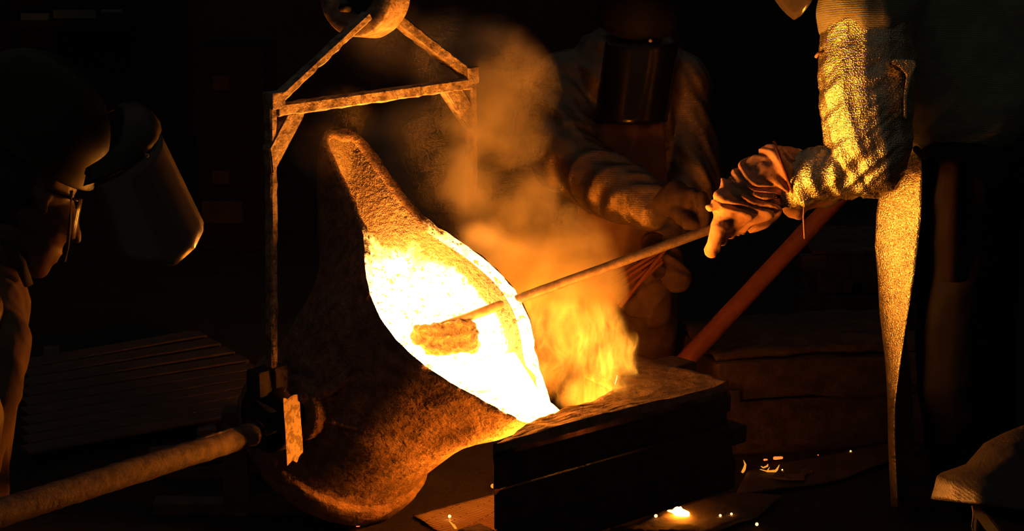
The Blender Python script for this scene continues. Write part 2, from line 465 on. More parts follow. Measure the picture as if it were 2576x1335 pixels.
for f, ins in [(.985, .002), (1.0, .012), (1.0, .034), (.975, .043), (.93, .046), (.84, .048), (.74, .05), (.62, .05), (.5, .05), (.36, .05), (.2, .05)]:
    lin.append([lad(p, q, rim_h(OUT[i, 0])*f) for i, (p, q) in enumerate(ring(.375*f, .27, ins))])
for h, r in [(0., .27), (-.08, .27), (-.16, .262), (-.22, .25), (-.27, .22)]:
    lin.append([lad(p, q, h) for (p, q) in ring(h, r, .05)])
whole = loft('lining_whole', lin, True, .0055, 34, 5)
def keep_faces(name, lo, hi):
    bm = bmesh.new(); bm.from_mesh(whole); bm.faces.ensure_lookup_table()
    bmesh.ops.delete(bm, geom=[f for k, f in enumerate(bm.faces) if not lo <= k < hi], context='FACES')
    return bm_mesh(name, bm, True)
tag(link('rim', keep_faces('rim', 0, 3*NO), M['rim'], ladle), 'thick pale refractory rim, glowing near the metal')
tag(link('lining', keep_faces('lining', 3*NO, 10**6), M['lining'], ladle), 'white-hot inner lining of the ladle')
bpy.data.meshes.remove(whole)

# trunnion, bracket, ribs and turning bar of the ladle
x_, y_, d_ = frame(AX)
def disc(name, c, axis, r, th, hole=0, seg=40, bev=.006, mat='dark_iron', parent=None, rough=0.0):
    c = Vector(c); x, y, d = frame(axis); bm = bmesh.new()
    rr = [(r-bev, -th/2), (r, -th/2+bev), (r, th/2-bev), (r-bev, th/2)]
    if hole: rr = [(hole, -th/2)] + rr + [(hole, th/2)]
    vr = [[bm.verts.new(c + (x*math.cos(a)+y*math.sin(a))*R + d*z) for a in [2*math.pi*j/seg for j in range(seg)]] for R, z in rr]
    n = len(vr)
    for i in range(n if hole else n-1):
        for j in range(seg):
            bm.faces.new((vr[i][j], vr[i][(j+1) % seg], vr[(i+1) % n][(j+1) % seg], vr[(i+1) % n][j]))
    if not hole:
        bm.faces.new(vr[0][::-1]); bm.faces.new(vr[-1])
    bmesh.ops.recalc_face_normals(bm, faces=bm.faces)
    if rough: roughen(bm, rough, 40)
    me = bm_mesh(name, bm, True)
    return link(name, me, M[mat], parent)
for sgn in (-1, 1):
    disc('trunnion', TC + AX*sgn*.33, AX, .045, .16, parent=ladle)
    disc('trunnion_boss', TC + AX*sgn*.285, AX, .085, .04, parent=ladle, mat='shell')
for a_, b_ in [((.01, .02), (.04, .20)), ((.015, .0), (.15, .085)), ((-.02, .02), (-.13, .13))]:
    pa = lad(a_[0], -math.sqrt(.296**2 - a_[0]**2), a_[1]); pb = lad(b_[0], -math.sqrt(.258**2 - b_[0]**2), b_[1])
    link('rib', beam_mesh('rib', pa, pb, .03, .034, -AX, 14, .005, 3, .012), M['shell'], ladle)
# the long turning bar runs along the trunnion axis to the lower left
PB = at(646, 1088, 4.20); PE = PB - AX*1.55
dirp = (at(0, 1290, 3.32) - PB)
PE = PB + dirp.normalized()*1.45
tbar = tag(link('turning_bar', tube_mesh('turning_bar', [PB, PE], .0285, 24, .0022, 45, 60, True), M['pipe'], ladle), 'long crusted pipe for tilting the ladle')
link('bar_socket', tube_mesh('bar_socket', [PB + dirp.normalized()*.02, PB - dirp.normalized()*.09], .036, 24), M['dark_iron'], tbar)
link('weld_strip', beam_mesh('weld_strip', PB + dirp.normalized()*.11 + Vector((0, 0, .027)), PB + dirp.normalized()*.235 + Vector((0, 0, .025)), .012, .008, (0, 0, 1), 8, .003), M['pipe'], tbar)

# ------------------------------------------------------------------ bail (hanging frame of flat bars)
BL = at(681, 272, 4.28); BR = onz(1184, 203, BL.z)
bail = thing('lifting_bail', ((BL.x+BR.x)/2, (BL.y+BR.y)/2, .4), 'slag-crusted steel lifting bail standing over the ladle', 'bail')
ad = (BR - BL).normalized()
pn = Vector((ad.y, -ad.x, 0))
LB = at(684, 922, 4.28); LB = Vector((BL.x, BL.y, LB.z))
LB = at(684, 925, BL.y)
RB = Vector((BR.x, BR.y, LB.z))
link('leg', beam_mesh('leg', BL + ZZ*.01, LB, .022, .026, pn, 40, .0022, 1), M['bail'], bail)
link('leg', beam_mesh('leg', BR + ZZ*.012, RB, .026, .028, pn, 40, .0022, 2), M['bail'], bail)
link('crossbar', beam_mesh('crossbar', BL + ad*.012 - ZZ*.006, BR - ad*.012 - ZZ*.006, .034, .030, ZZ, 40, .0022, 3), M['bail'], bail)
HK = at(918, -18, 4.58)                            # centre of the hook ring
link('stay', beam_mesh('stay', BL + ZZ*.008, at(922, 40, 4.515), .030, .022, ZZ, 34, .0022, 4), M['bail'], bail)
link('stay', beam_mesh('stay', BR + ZZ*.01, at(985, 40, 4.70), .034, .030, ZZ, 34, .0022, 5), M['bail'], bail)
link('corner_plate', box_mesh('corner_plate', BL + ad*.012 + ZZ*.018, ad*.022, pn*.018, ZZ*.02, .003, 2, .002), M['bail'], bail)
link('corner_plate', box_mesh('corner_plate', BR - ad*.008 + ZZ*.016, ad*.022, pn*.018, ZZ*.022, .003, 2, .002), M['bail'], bail)
def kneeplate(a, b, seed):
    link('knee_brace', beam_mesh('knee_brace', a, b, .012, .052, ad.cross((Vector(b)-Vector(a)).normalized()).cross(Vector(b)-Vector(a)), 14, .0025, seed), M['bail'], bail)
def on_bail(u, v):                                 # point of the bail plane seen at (u, v)
    o = Vector((0, 0, CZ)); d = at(u, v, 4.) - o
    return o + d*((BL - o).dot(pn)/d.dot(pn))
for tri, sd in (([(714, 286), (762, 276), (736, 330), (676, 440), (673, 402), (668, 372)], 1), ([(1103, 219), (1150, 214), (1182, 268), (1192, 300), (1190, 345), (1178, 332)], 2)):
    q = [on_bail(*p) for p in tri]
    link('knee_brace', prism_mesh('knee_brace', [p - pn*.014 for p in q], [p + pn*.014 for p in q], .003, 2, .002, 40, sd), M['bail'], bail)
# lower eye of the near leg, hanging plate and key
EY = at(672, 955, 4.275)
link('eye_block', box_mesh('eye_block', EY, ad*.05 , pn*.026, ZZ*.034, .012, 1, .002), M['dark_iron'], bail)
link('eye_block', box_mesh('eye_block', RB + ZZ*-.02, ad*.03, pn*.03, ZZ*.045, .012, 1, .002), M['dark_iron'], bail)
link('eye_edge', prism_mesh('eye_edge', [at(*p, 4.245) for p in ((703, 928), (716, 938), (721, 945), (719, 985), (714, 985), (714, 948))], [at(*p, 4.262) for p in ((703, 928), (716, 938), (721, 945), (719, 985), (714, 985), (714, 948))], 0, 1), M['bail'], bail)
disc('trunnion_bearing', TC - AX*.385, AX, .088, .045, .046, parent=bail)
disc('trunnion_bearing', TC + AX*.385, AX, .088, .045, .046, parent=bail)
hp = [(712, 1000), (722, 1003), (735, 993), (753, 990), (754, 1010), (757, 1060), (761, 1110), (762, 1137), (752, 1148), (747, 1163), (736, 1158), (722, 1172), (720, 1140), (717, 1080), (713, 1030)]
tag(link('hanging_plate', prism_mesh('hanging_plate', [at(u, v, 4.10 + (u-712)*.0016) for u, v in hp], [at(u, v, 4.113 + (u-712)*.0016) for u, v in hp], .0015, 2, .0015, 50), M['iron_plate'], bail), 'pale flaking iron plate')
link('wedge_key', prism_mesh('wedge_key', [at(u, v, 4.16) for u, v in ((753, 992), (768, 990), (777, 999), (774, 1008), (755, 1012))], [at(u, v, 4.20) for u, v in ((753, 992), (768, 990), (777, 999), (774, 1008), (755, 1012))], .002), M['shell'], bail)
link('hinge_lip', prism_mesh('hinge_lip', [at(u, v, 4.19) for u, v in ((642, 1006), (665, 1015), (697, 1032), (694, 1037), (676, 1037), (655, 1018))], [at(u, v, 4.215) for u, v in ((642, 1006), (665, 1015), (697, 1032), (694, 1037), (676, 1037), (655, 1018))], .002), M['pipe'], bail)

# crane hook ring over the bail
hook = thing('crane_hook', (HK.x, HK.y, HK.z-.12), 'heavy round crane hook lit bright yellow at the top of the bail', 'hook')
hax = Vector((-.50, -.85, .12)).normalized()
hring = disc('hook_ring', HK, hax, .112, .085, .058, 56, .003, 'rust', hook, .0012)
disc('hook_washer', HK - hax*.02, hax, .058, .03, .018, 30, .003, 'dark_iron', hook)
disc('hook_bolt', at(868, 20, 4.535), hax, .012, .03, 0, 6, .002, 'dark_iron', hring)
link('hook_shank', tube_mesh('hook_shank', [HK + ZZ*.09, HK + ZZ*.6], .035, 20), M['dark_iron'], hook)

# ------------------------------------------------------------------ molten metal
ZP = .432
t = NT('molten_metal'); v = t.obj()
c1 = t.noise(14, 6, .7, v, .8); c2 = t.noise(42, 5, .7, v)
crust = t.math('MULTIPLY', t.math('SUBTRACT', t.math('ADD', t.math('MULTIPLY', c1, .65), t.math('MULTIPLY', c2, .35)), .40), 9.0, clamp=True)
t.b.inputs['Base Color'].default_value = (.05, .03, .02, 1); t.b.inputs['Roughness'].default_value = .4
t.b.inputs['Emission Color'].default_value = (*MELT, 1)
t.l(t.math('MULTIPLY_ADD', crust, MELT_S*.93, MELT_S*.07), t.b.inputs['Emission Strength'])
M['metal'] = t.m
metal = thing('molten_metal', (TC.x+.2, TC.y-.15, .2), 'white-hot molten metal filling the ladle and running over its lip', 'molten metal')
loop = []
for i in range(NO):
    pr = None
    for k in range(3, len(lin)-1):
        a, b = lin[k][i], lin[k+1][i]
        if a.z >= ZP > b.z:
            pr = a.lerp(b, (a.z-ZP)/(a.z-b.z)); break
    if pr is None:
        pr = lin[3][i].copy(); pr.z = max(pr.z, ZP - .004)
        pr = Vector((lin[3][i].x, lin[3][i].y, max(lin[3][i].z + .004, ZP-.012)))
    loop.append(pr)
cen = sum(loop, Vector())/NO; cen.z = ZP
bm = bmesh.new(); ringv = [[bm.verts.new(cen.lerp(p, f)) for p in loop] for f in (.35, .7, 1.0)]; cv = bm.verts.new(cen)
for j in range(NO):
    bm.faces.new((cv, ringv[0][j], ringv[0][(j+1) % NO]))
    for k in range(2): bm.faces.new((ringv[k][j], ringv[k+1][j], ringv[k+1][(j+1) % NO], ringv[k][(j+1) % NO]))
bmesh.ops.recalc_face_normals(bm, faces=bm.faces)
me = bm_mesh('pool', bm, True)
link('pool', me, M['metal'], metal)
# stream over the lip, down into the basin of the mould
st = []
for (p, h, hw, th) in [(.20, None, .085, .03), (.28, None, .07, .03), (.345, None, .050, .028), (.40, None, .040, .026)]:
    z_ = max(ZP + .004, 0)
    c0 = lad(p, 0, rim_h(p)*.985); c0 = Vector((c0.x, c0.y, max(c0.z + .006, ZP-.002)))
    st.append((c0, hw))
e = st[-1][0]
st += [(e + PX*.022 - ZZ*.012, .038), (e + PX*.040 - ZZ*.045, .034), (e + PX*.050 - ZZ*.10, .030), (e + PX*.055 - ZZ*.175, .028)]
rows = [[c_ + AX*hw*k for k in (-1, -.6, 0, .6, 1)] for c_, hw in st]
rows = [[p + ZZ*(.010*(1-abs(k)) if ri < 5 else 0) + PX*(.01*(1-abs(k)) if ri >= 4 else 0) for p, k in zip(r, (-1, -.6, 0, .6, 1))] for ri, r in enumerate(rows)]
M['stream'] = emit_mat('pouring_metal', MELT, MELT_S)
link('stream', sheet_mesh('stream', rows, .008, True, 1), M['stream'], metal)

# ------------------------------------------------------------------ the mould that is being filled
MF = Vector((.76, .648, 0)).normalized(); MN = Vector((-MF.y, MF.x, 0))
M0 = onz(1240, 1117, .43)
def mo(f, n, z): return M0 + MF*f + MN*n + ZZ*(z - .43)
mould = thing('sand_mould', mo(.4, .15, 0), 'dark two-part sand mould under the ladle lip', 'mould')
def mpoly(fn, z): return [mo(f, n, z) for f, n in fn]
# front wall of the basin and right block carry the burnt sand top
strip = [(0, 0), (.80, 0), (.80, .34), (.60, .34), (.57, .20), (.50, .125), (.40, .098), (.30, .088), (.20, .078), (.10, .040)]
bm = bmesh.new()
def sandtop(name, poly, z0, z1, bump_=.006):
    bm = bmesh.new()
    top = [bm.verts.new(p) for p in mpoly(poly, z1)]; f = bm.faces.new(top)
    bmesh.ops.triangulate(bm, faces=[f])
    for _ in range(4): bmesh.ops.subdivide_edges(bm, edges=[e for e in bm.edges if e.calc_length() > .018], cuts=1, use_grid_fill=True); bmesh.ops.triangulate(bm, faces=[f for f in bm.faces if len(f.verts) > 3])
    for v_ in bm.verts:
        p = v_.co*11; k = mnoise.noise(p) + .5*mnoise.noise(p*2.6) + .3*mnoise.noise(p*6)
        v_.co.z += bump_*k
    bd = [e for e in bm.edges if e.is_boundary]
    ex = bmesh.ops.extrude_edge_only(bm, edges=bd)
    for g in ex['geom']:
        if isinstance(g, bmesh.types.BMVert): g.co.z = z0
    bmesh.ops.recalc_face_normals(bm, faces=bm.faces)
    return bm_mesh(name, bm, True)
tag(link('sand_top', sandtop('sand_top', strip, .395, .430, .010), M['sand'], mould), 'burnt brown sand of the mould top')
inner = [(f, n) for f, n in strip]
tag(link('cope', prism_mesh('cope', mpoly(strip, .412), mpoly(strip, .315), .004, 0), M['mould'], mould), 'upper flask half')
fp = [(-.015, -.02), (.82, -.02), (.82, .36), (.30, .36), (.13, .10)]
bs = [(.10, .04), (.20, .078), (.30, .088), (.40, .098), (.50, .125), (.57, .20), (.60, .34), (.12, .34)]
tag(link('drag', prism_mesh('drag', mpoly(fp, .225), mpoly(fp, .14), .006, 0), M['mould'], mould), 'lower flask half')
link('drag_wall', prism_mesh('drag_wall', mpoly([(-.004, -.005), (.806, -.005), (.815, .35), (.60, .35), (.55, .18), (.40, .094), (.20, .074), (.08, .03)], .312), mpoly([(-.012, -.016), (.815, -.016), (.815, .35), (.60, .35), (.55, .18), (.40, .094), (.20, .074), (.08, .03)], .222), .005), M['mould'], mould)
for c_, s_ in [((.85, .10, .345), (.035, .035, .026)), ((.835, .24, .415), (.05, .045, .016)), ((-.035, .02, .20), (.035, .03, .025)), ((-.025, .03, .10), (.04, .035, .02)), ((.86, .05, .27), (.03, .04, .025))]:
    link('lug', box_mesh('lug', mo(*c_), MF*s_[0], MN*s_[1], ZZ*s_[2], .008), M['mould'], mould)
tag(link('bearer', box_mesh('bearer', mo(.12, .05, .07), MF*.115, MN*.055, ZZ*.069, .005), M['mould'], mould), 'dark block under the mould')
link('bearer', box_mesh('bearer', mo(.52, .28, .07), MF*.06, MN*.07, ZZ*.069, .005), M['mould'], mould)
link('bottom_board', box_mesh('bottom_board', mo(.21, .06, .05), MF*.19, MN*.06, ZZ*.022, .004), M['mould'], mould)
link('end_wall', prism_mesh('end_wall', mpoly([(.095, .038), (.12, .048), (.26, .215), (.235, .215)], .30), mpoly([(.095, .038), (.12, .048), (.26, .215), (.235, .215)], .222), .003), M['mould'], mould)
bw_ = [(.20, .087), (.30, .096), (.40, .106), (.50, .133), (.525, .15)]
M['belly_fill'] = emit_mat('belly_fill_glow', MELT, 105.0)  # added emitter, hidden behind the front strip, brightens the ladle belly
wr = [[mo(f, n + .003, z) for f, n in bw_] for z in (.262, .34, .408)]
tag(link('belly_fill_sheet', sheet_mesh('belly_fill_sheet', wr, .003, False), M['belly_fill'], mould), 'unseen glowing sheet added in the basin to light the ladle belly')
tag(link('filled_basin', sandtop('filled_basin', [(.155, .085), (.24, .10), (.34, .11), (.45, .14), (.52, .2), (.54, .33), (.34, .33)], .226, .262, .002), M['stream'], mould), 'glowing metal in the pouring basin')

# ------------------------------------------------------------------ skimming rod
HD = at(1120, 858, 4.56)
R0 = at(1075, 834, 4.57); R1 = at(1800, 572, 4.61)
rdir = (R1 - R0).normalized(); R2 = R1 + rdir*.42
skim = thing('skimming_rod', HD, 'long steel skimming rod with a slag-caked paddle dipped into the melt', 'skimming rod')
link('shaft', tube_mesh('shaft', [R0, R2], .0128, 16, .0008, 60, 50), M['rod'], skim)
t = NT('hot_slag'); v = t.obj(); n1 = t.noise(36, 6, .72, v, .5)
t.l(t.ramp(n1, [(.35, (.012, .005, .003)), (.65, (.05, .025, .012))]), t.b.inputs['Base Color']); t.b.inputs['Roughness'].default_value = .75
t.l(t.bump(n1, 1.0, .02), t.b.inputs['Normal'])
t.b.inputs['Emission Color'].default_value = (1, .24, .012, 1)
t.l(t.math('MULTIPLY', t.math('POWER', n1, 6.0), 22.0), t.b.inputs['Emission Strength'])
M['slag'] = t.m; t.m.cycles.emission_sampling = 'NONE'
def lump(p, n):
    q = p*42
    return .0085*mnoise.noise(q) + .006*mnoise.noise(q*2.3)
pr = []
for (u0, v0, u1, v1, r0, r1) in [(1052, 834, 1180, 818, .017, .014), (1048, 846, 1082, 872, .018, .018), (1085, 855, 1182, 838, .021, .02), (1085, 870, 1185, 868, .022, .022), (1185, 840, 1190, 878, .019, .016)]:
    pr.append(('c', at(u0, v0, 4.55), at(u1, v1, 4.56), r0, r1))
tag(link('paddle', blob_mesh('paddle', pr, .004, 2, lump), M['slag'], skim), 'paddle caked with orange glowing slag')

# ================================================================== worker on the right, in the aluminised coat
def person(name, loc, label): return thing(name, loc, label, 'person')
def Y(y): return lambda u, v, dy=0: at(u, v, y+dy)
KW = 1.19
def a(u, v, dy=0): return at(u, v, 4.60 + dy*KW)
def big(pr): return [(p[0], p[1], p[2], p[3]*KW, p[4]*KW) if p[0] == 'c' else ('e', p[1], tuple(x*KW for x in p[2])) for p in pr]
rw = person('person', (at(2420, 600, 4.75).x, 4.75, 0), 'worker at the right in a shining golden coat with one glove on the skimming rod')
S0, E0, W0 = a(2182, 30, .02), a(2192, 418, -.05), a(2020, 440, 0)
body = [('c', a(2290, -60, .18), a(2440, 290, .16), .13, .14), ('c', a(2440, 290, .16), a(2440, 420, .16), .14, .13),
        ('c', a(2220, -60, .17), a(2150, -110, .16), .055, .05), ('e', a(2085, -165, .16), (.085, .075, .11)),
        ('c', a(2080, -120, .16), a(2050, -85, .16), .05, .04), ('c', a(2030, -130, .16), a(2018, -120, .16), .018, .012),
        ('c', a(2260, -30, .1), S0, .09, .075), ('c', S0, E0, .07, .05), ('c', E0, W0, .05, .032), ('c', W0, a(1900, 470), .032, .028),
        ('c', a(2250, -20, .28), a(2170, 40, .30), .09, .07), ('c', a(2170, 40, .30), a(2180, 400, .26), .07, .05), ('c', a(2180, 400, .26), a(2060, 470, .16), .045, .032),
        ('c', a(2435, 430, .07), a(2400, 960, .04), .085, .06), ('c', a(2400, 960, .04), a(2430, 1300, .08), .06, .045),
        ('c', a(2445, 430, .26), a(2470, 960, .28), .085, .06), ('c', a(2470, 960, .28), a(2500, 1300, .30), .06, .045)]
tag(link('body', blob_mesh('body', big(body), .014, 3), M['skin'], rw), 'body under the protective clothes')
jk = [('c', a(2275, -70, .20), a(2425, 255, .17), .165, .165), ('c', a(2330, 20, .14), a(2440, 250, .12), .15, .15), ('c', a(2250, -70, .10), S0, .12, .112),
      ('c', a(2330, 150, .12), a(2350, 330, .12), .10, .075), ('c', a(2480, 60, .2), a(2500, 200, .18), .12, .11)]
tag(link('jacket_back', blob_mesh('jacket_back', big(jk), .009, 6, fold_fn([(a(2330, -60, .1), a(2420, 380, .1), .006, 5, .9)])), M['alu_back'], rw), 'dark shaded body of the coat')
slv = [('c', S0 + Vector((0, 0, .05)), a(2178, 220, -.01), .100, .104), ('c', a(2178, 220, -.01), a(2185, 360, -.03), .104, .094), ('c', a(2185, 360, -.03), a(2195, 412, -.04), .094, .075),
       ('c', a(2205, 430, -.04), a(2100, 432, -.03), .056, .056), ('c', a(2100, 432, -.03), a(2012, 446, -.005), .055, .058),
       ('c', a(2012, 446, -.005), a(2005, 480, -.01), .052, .040), ('c', a(2020, 470, -.03), a(2022, 500, -.04), .03, .018)]
slv_o = tag(link('sleeve', blob_mesh('sleeve', big(slv), .006, 4, fold_fn([(S0, a(2180, 330, -.02), .0065, 12, .5), (a(2185, 330, -.02), E0, .014, 20, -.8), (E0, W0, .014, 20, .45)])), M['alu'], rw), 'shining golden aluminised sleeve')
# open seam flap behind the upper arm
sp = [(2300, 150), (2306, 162), (2290, 200), (2281, 250), (2281, 300), (2273, 298), (2273, 240), (2280, 190), (2262, 168), (2240, 160), (2250, 148)]
link('sleeve_flap', prism_mesh('sleeve_flap', [a(u, v, -.115) for u, v in sp], [a(u, v, -.02) for u, v in sp], .003, 1), M['alu'], slv_o)
link('cuff_strap', tube_mesh('cuff_strap', [a(2022, 510, -.05), a(2021, 545, -.05), a(2024, 600, -.05)], .0022, 8), M['leather'], slv_o)
link('strap_end', tube_mesh('strap_end', [a(2072, 128, -.05), a(2058, 134, -.055), a(2052, 144, -.05)], .004, 8), M['leather'], slv_o)
slv2 = [('c', a(2200, 0, .30), a(2185, 380, .26), .095, .08), ('c', a(2185, 390, .26), a(2070, 466, .17), .062, .05)]
link('sleeve', blob_mesh('sleeve_far', big(slv2), .009, 3, fold_fn([(a(2200, 0, .3), a(2185, 380, .26), .006, 14, .5)])), M['alu'], rw)
# apron, wrapped round the front of the legs
led = [(2300, 385), (2262, 430), (2215, 470), (2207, 540), (2205, 620), (2210, 700), (2216, 780), (2224, 860), (2234, 940), (2242, 1020), (2246, 1100), (2249, 1180), (2254, 1272)]
red = [(2318, 385), (2322, 430), (2322, 470), (2318, 540), (2310, 620), (2300, 700), (2288, 780), (2276, 860), (2263, 940), (2254, 1020), (2253, 1100), (2255, 1180), (2261, 1274)]
rows = []
for i, (l_, r_) in enumerate(zip(led, red)):
    row = []
    for k in range(-3, 9):
        f = k/8.0
        if k < 0:                           # turns away round the far leg
            p = a(l_[0], l_[1], .08) + Vector((-k*.035, -k*.075, 0))
        else:
            p = a(l_[0] + (r_[0]-l_[0])*f, l_[1] + (r_[1]-l_[1])*f, .08 - .09*f) + Vector((-.012*math.sin(math.pi*f), 0, 0))
        p.x += .004*mnoise.noise(p*14) ; p.y += .006*mnoise.noise(p*9+Vector((3, 0, 0)))
        row.append(p)
    rows.append(row)
tag(link('apron', sheet_mesh('apron', rows, .003, True, 1), M['alu_apron'], rw), 'bright aluminised apron edge tapering to a point')
tag(link('apron_tie', blob_mesh('apron_tie', [('c', a(2305, 375, -.02), a(2318, 392, -.02), .010, .008), ('c', a(2318, 385, -.02), a(2330, 398, -.02), .008, .006)], .004, 2), M['dark_cloth'], rw), 'dark knot of the apron strings')
tr = [('c', a(2440, 380, .16), a(2440, 450, .16), .15, .15), ('c', a(2425, 430, .07), a(2395, 960, .04), .105, .08), ('c', a(2395, 960, .04), a(2425, 1290, .08), .08, .065),
      ('c', a(2450, 430, .26), a(2470, 960, .28), .105, .08), ('c', a(2470, 960, .28), a(2500, 1290, .30), .08, .065)]
link('trousers', blob_mesh('trousers', big(tr), .01, 4, fold_fn([(a(2430, 400, .1), a(2395, 960, .04), .009, 4, 1.2), (a(2395, 960, .04), a(2425, 1290, .08), .008, 8, .4)])), M['trousers'], rw)
skirt = []
for i in range(9):
    f = i/8; row = []
    for k in range(10):
        g = k/9
        row.append(a(2325 + 165*g - 10*f, 400 + 290*f + 20*math.sin(g*3)*f, .0 + .045*math.sin(g*7 + 1.2) + .0*g))
    skirt.append(row)
tag(link('coat_tail', sheet_mesh('coat_tail', skirt, .003, True, 1), M['coat_tail'], rw), 'dull brown hanging coat tail')
for dx, dy in ((0, 0), (115, .22)):
    bx_, by_ = a(2425+dx*.6, 1290, .08+dy).x, 4.70+dy*KW
    link('boot', blob_mesh('boot', [('c', (bx_, by_, .16), (bx_, by_, .05), .06, .055), ('c', (bx_, by_, .05), (bx_-.14, by_+.02, .042), .048, .040)], .008, 3), M['leather_dark'], rw)
# helmet and raised visor, only the visor tip shows
def hard_hat(cx, fwd, up, la, wb, hh, parent, mat='helmet', nm='hard_hat', ridge=True):
    fwd = Vector(fwd).normalized(); up = Vector(up); up = (up - fwd*up.dot(fwd)).normalized(); sd = fwd.cross(up)
    bm = bmesh.new(); rg = []; n = 40; m = 12
    for i in range(m+1):
        el = math.pi/2*i/m*.985
        rg.append([bm.verts.new(cx + fwd*(la*math.cos(el)**.85*math.cos(b)) + sd*(wb*math.cos(el)**.85*math.sin(b)) + up*(hh*math.sin(el)) + (up*(.006*max(0, 1-abs(math.sin(b))*6)*math.sin(el)) if ridge else Vector())) for b in [2*math.pi*j/n for j in range(n)]])
    for i in range(m):
        for j in range(n): bm.faces.new((rg[i][j], rg[i][(j+1) % n], rg[i+1][(j+1) % n], rg[i+1][j]))
    bm.faces.new(rg[-1])
    br = [bm.verts.new(cx + fwd*((la+.006)*math.cos(b)) + sd*((wb+.006)*math.sin(b)) - up*.006) for b in [2*math.pi*j/n for j in range(n)]]
    for j in range(n): bm.faces.new((br[j], br[(j+1) % n], rg[0][(j+1) % n], rg[0][j]))
    bm.normal_update(); bmesh.ops.solidify(bm, geom=list(bm.faces), thickness=.003)
    bmesh.ops.recalc_face_normals(bm, faces=bm.faces)
    return link(nm, bm_mesh(nm, bm, True), M[mat], parent)
hard_hat(a(2100, -200, .16), (-.93, .0, -.37), (-.3, 0, 1), .155, .12, .14, rw)
vz = []
for i in range(7):
    f = i/6; row = []
    for k in range(9):
        g = k/8; y_ = -.10 + .24*g
        u_ = 1990 - 58*math.sin(math.pi*g) + 26*(1-g) - 6*g; top = a(u_+8, -175, .06 + y_); bot = a(u_ + 2, 20 - 62*abs(g-.30), .06 + y_)
        row.append(top.lerp(bot, f))
    vz.append(row)
vp = [(1946, -3, .10), (1962, 18, .07), (1978, 36, .04), (1996, 50, .0), (2012, 40, -.03), (2030, 18, -.05), (2044, -4, -.06)]
vz = [[a(u + (30*f), v - 190*f, d) for u, v, d in vp] for f in (0, .25, .5, .75, 1)]
tag(link('visor', sheet_mesh('visor', vz, .003, True, 1), M['visor_gold'], rw), 'amber lit corner of the face shield')

# glove of the right worker
def finger(pts, rad): return [('c', pts[i], pts[i+1], rad[i], rad[i+1]) for i in range(len(pts)-1)]
g_ = []
g_ += [('c', a(1962, 424, .0), a(1905, 452, -.005), .058, .052), ('c', a(1905, 452, -.005), a(1858, 490, -.01), .050, .044),
       ('c', a(1852, 480, -.02), a(1826, 520, -.03), .040, .034), ('c', a(1925, 520, -.01), a(1850, 530, -.015), .034, .040), ('c', a(1920, 555, -.01), a(1860, 560, -.01), .018, .022)]
g_ += finger([a(1832, 500, -.045), a(1806, 508, -.06), a(1788, 520, -.06)], [.024, .018, .0145])       # thumb
g_ += finger([a(1822, 540, -.035), a(1806, 572, -.045), a(1797, 602, -.04), a(1792, 628, -.03)], [.022, .019, .016, .0155])  # index finger
g_ += finger([a(1838, 545, -.02), a(1826, 575, -.025), a(1815, 606, -.01)], [.021, .018, .0145])
g_ += finger([a(1856, 550, .0), a(1842, 580, .0), a(1826, 590, .025)], [.021, .018, .0145])
g_ += finger([a(1872, 548, .01), a(1862, 572, .015), a(1846, 580, .04)], [.020, .017, .0135])
def glove_f(p, n):
    d = (p - a(1790, 560)).length
    k = min(1, max(0, (d - .03)/.07))
    q = Vector(((p.x + p.z)*19 + 2*mnoise.noise(p*11), p.y*5, (p.x - p.z)*4.5)); r = mnoise.noise(q); r2 = mnoise.noise(q*1.9 + Vector((4, 4, 4)))
    return k*(.015*(min(1.0, abs(r)*3.2) - .65) + .0025*(min(1.0, abs(r2)*3) - .6))
glv = link('glove', blob_mesh('glove', big(g_), .0040, 3, glove_f), M['leather'], rw)
tag(glv, 'tan leather gauntlet gripping the rod')
cu = []
for j in range(25):
    b = 2*math.pi*j/24; c0 = a(1972, 424, .0); axd = (a(1905, 452, -.005) - a(1972, 424, 0)).normalized(); x, y, d = frame(axd)
    cu.append(c0 + (x*math.cos(b) + y*math.sin(b))*.073 - axd*.012*math.cos(b))
link('glove_binding', tube_mesh('glove_binding', cu, .0042, 8, cap=False), M['glove_lining'], glv)
link('glove', blob_mesh('glove_far', big([('c', a(2068, 468, .15), a(2020, 486, .10), .045, .04), ('c', a(2020, 486, .10), a(1995, 500, .07), .038, .03)] + finger([a(2010, 505, .06), a(2002, 530, .05), a(2010, 540, .09)], [.018, .016, .013]) + finger([a(1990, 505, .06), a(1985, 525, .05), a(1992, 535, .09)], [.018, .016, .013])), .006, 3), M['leather'], rw)

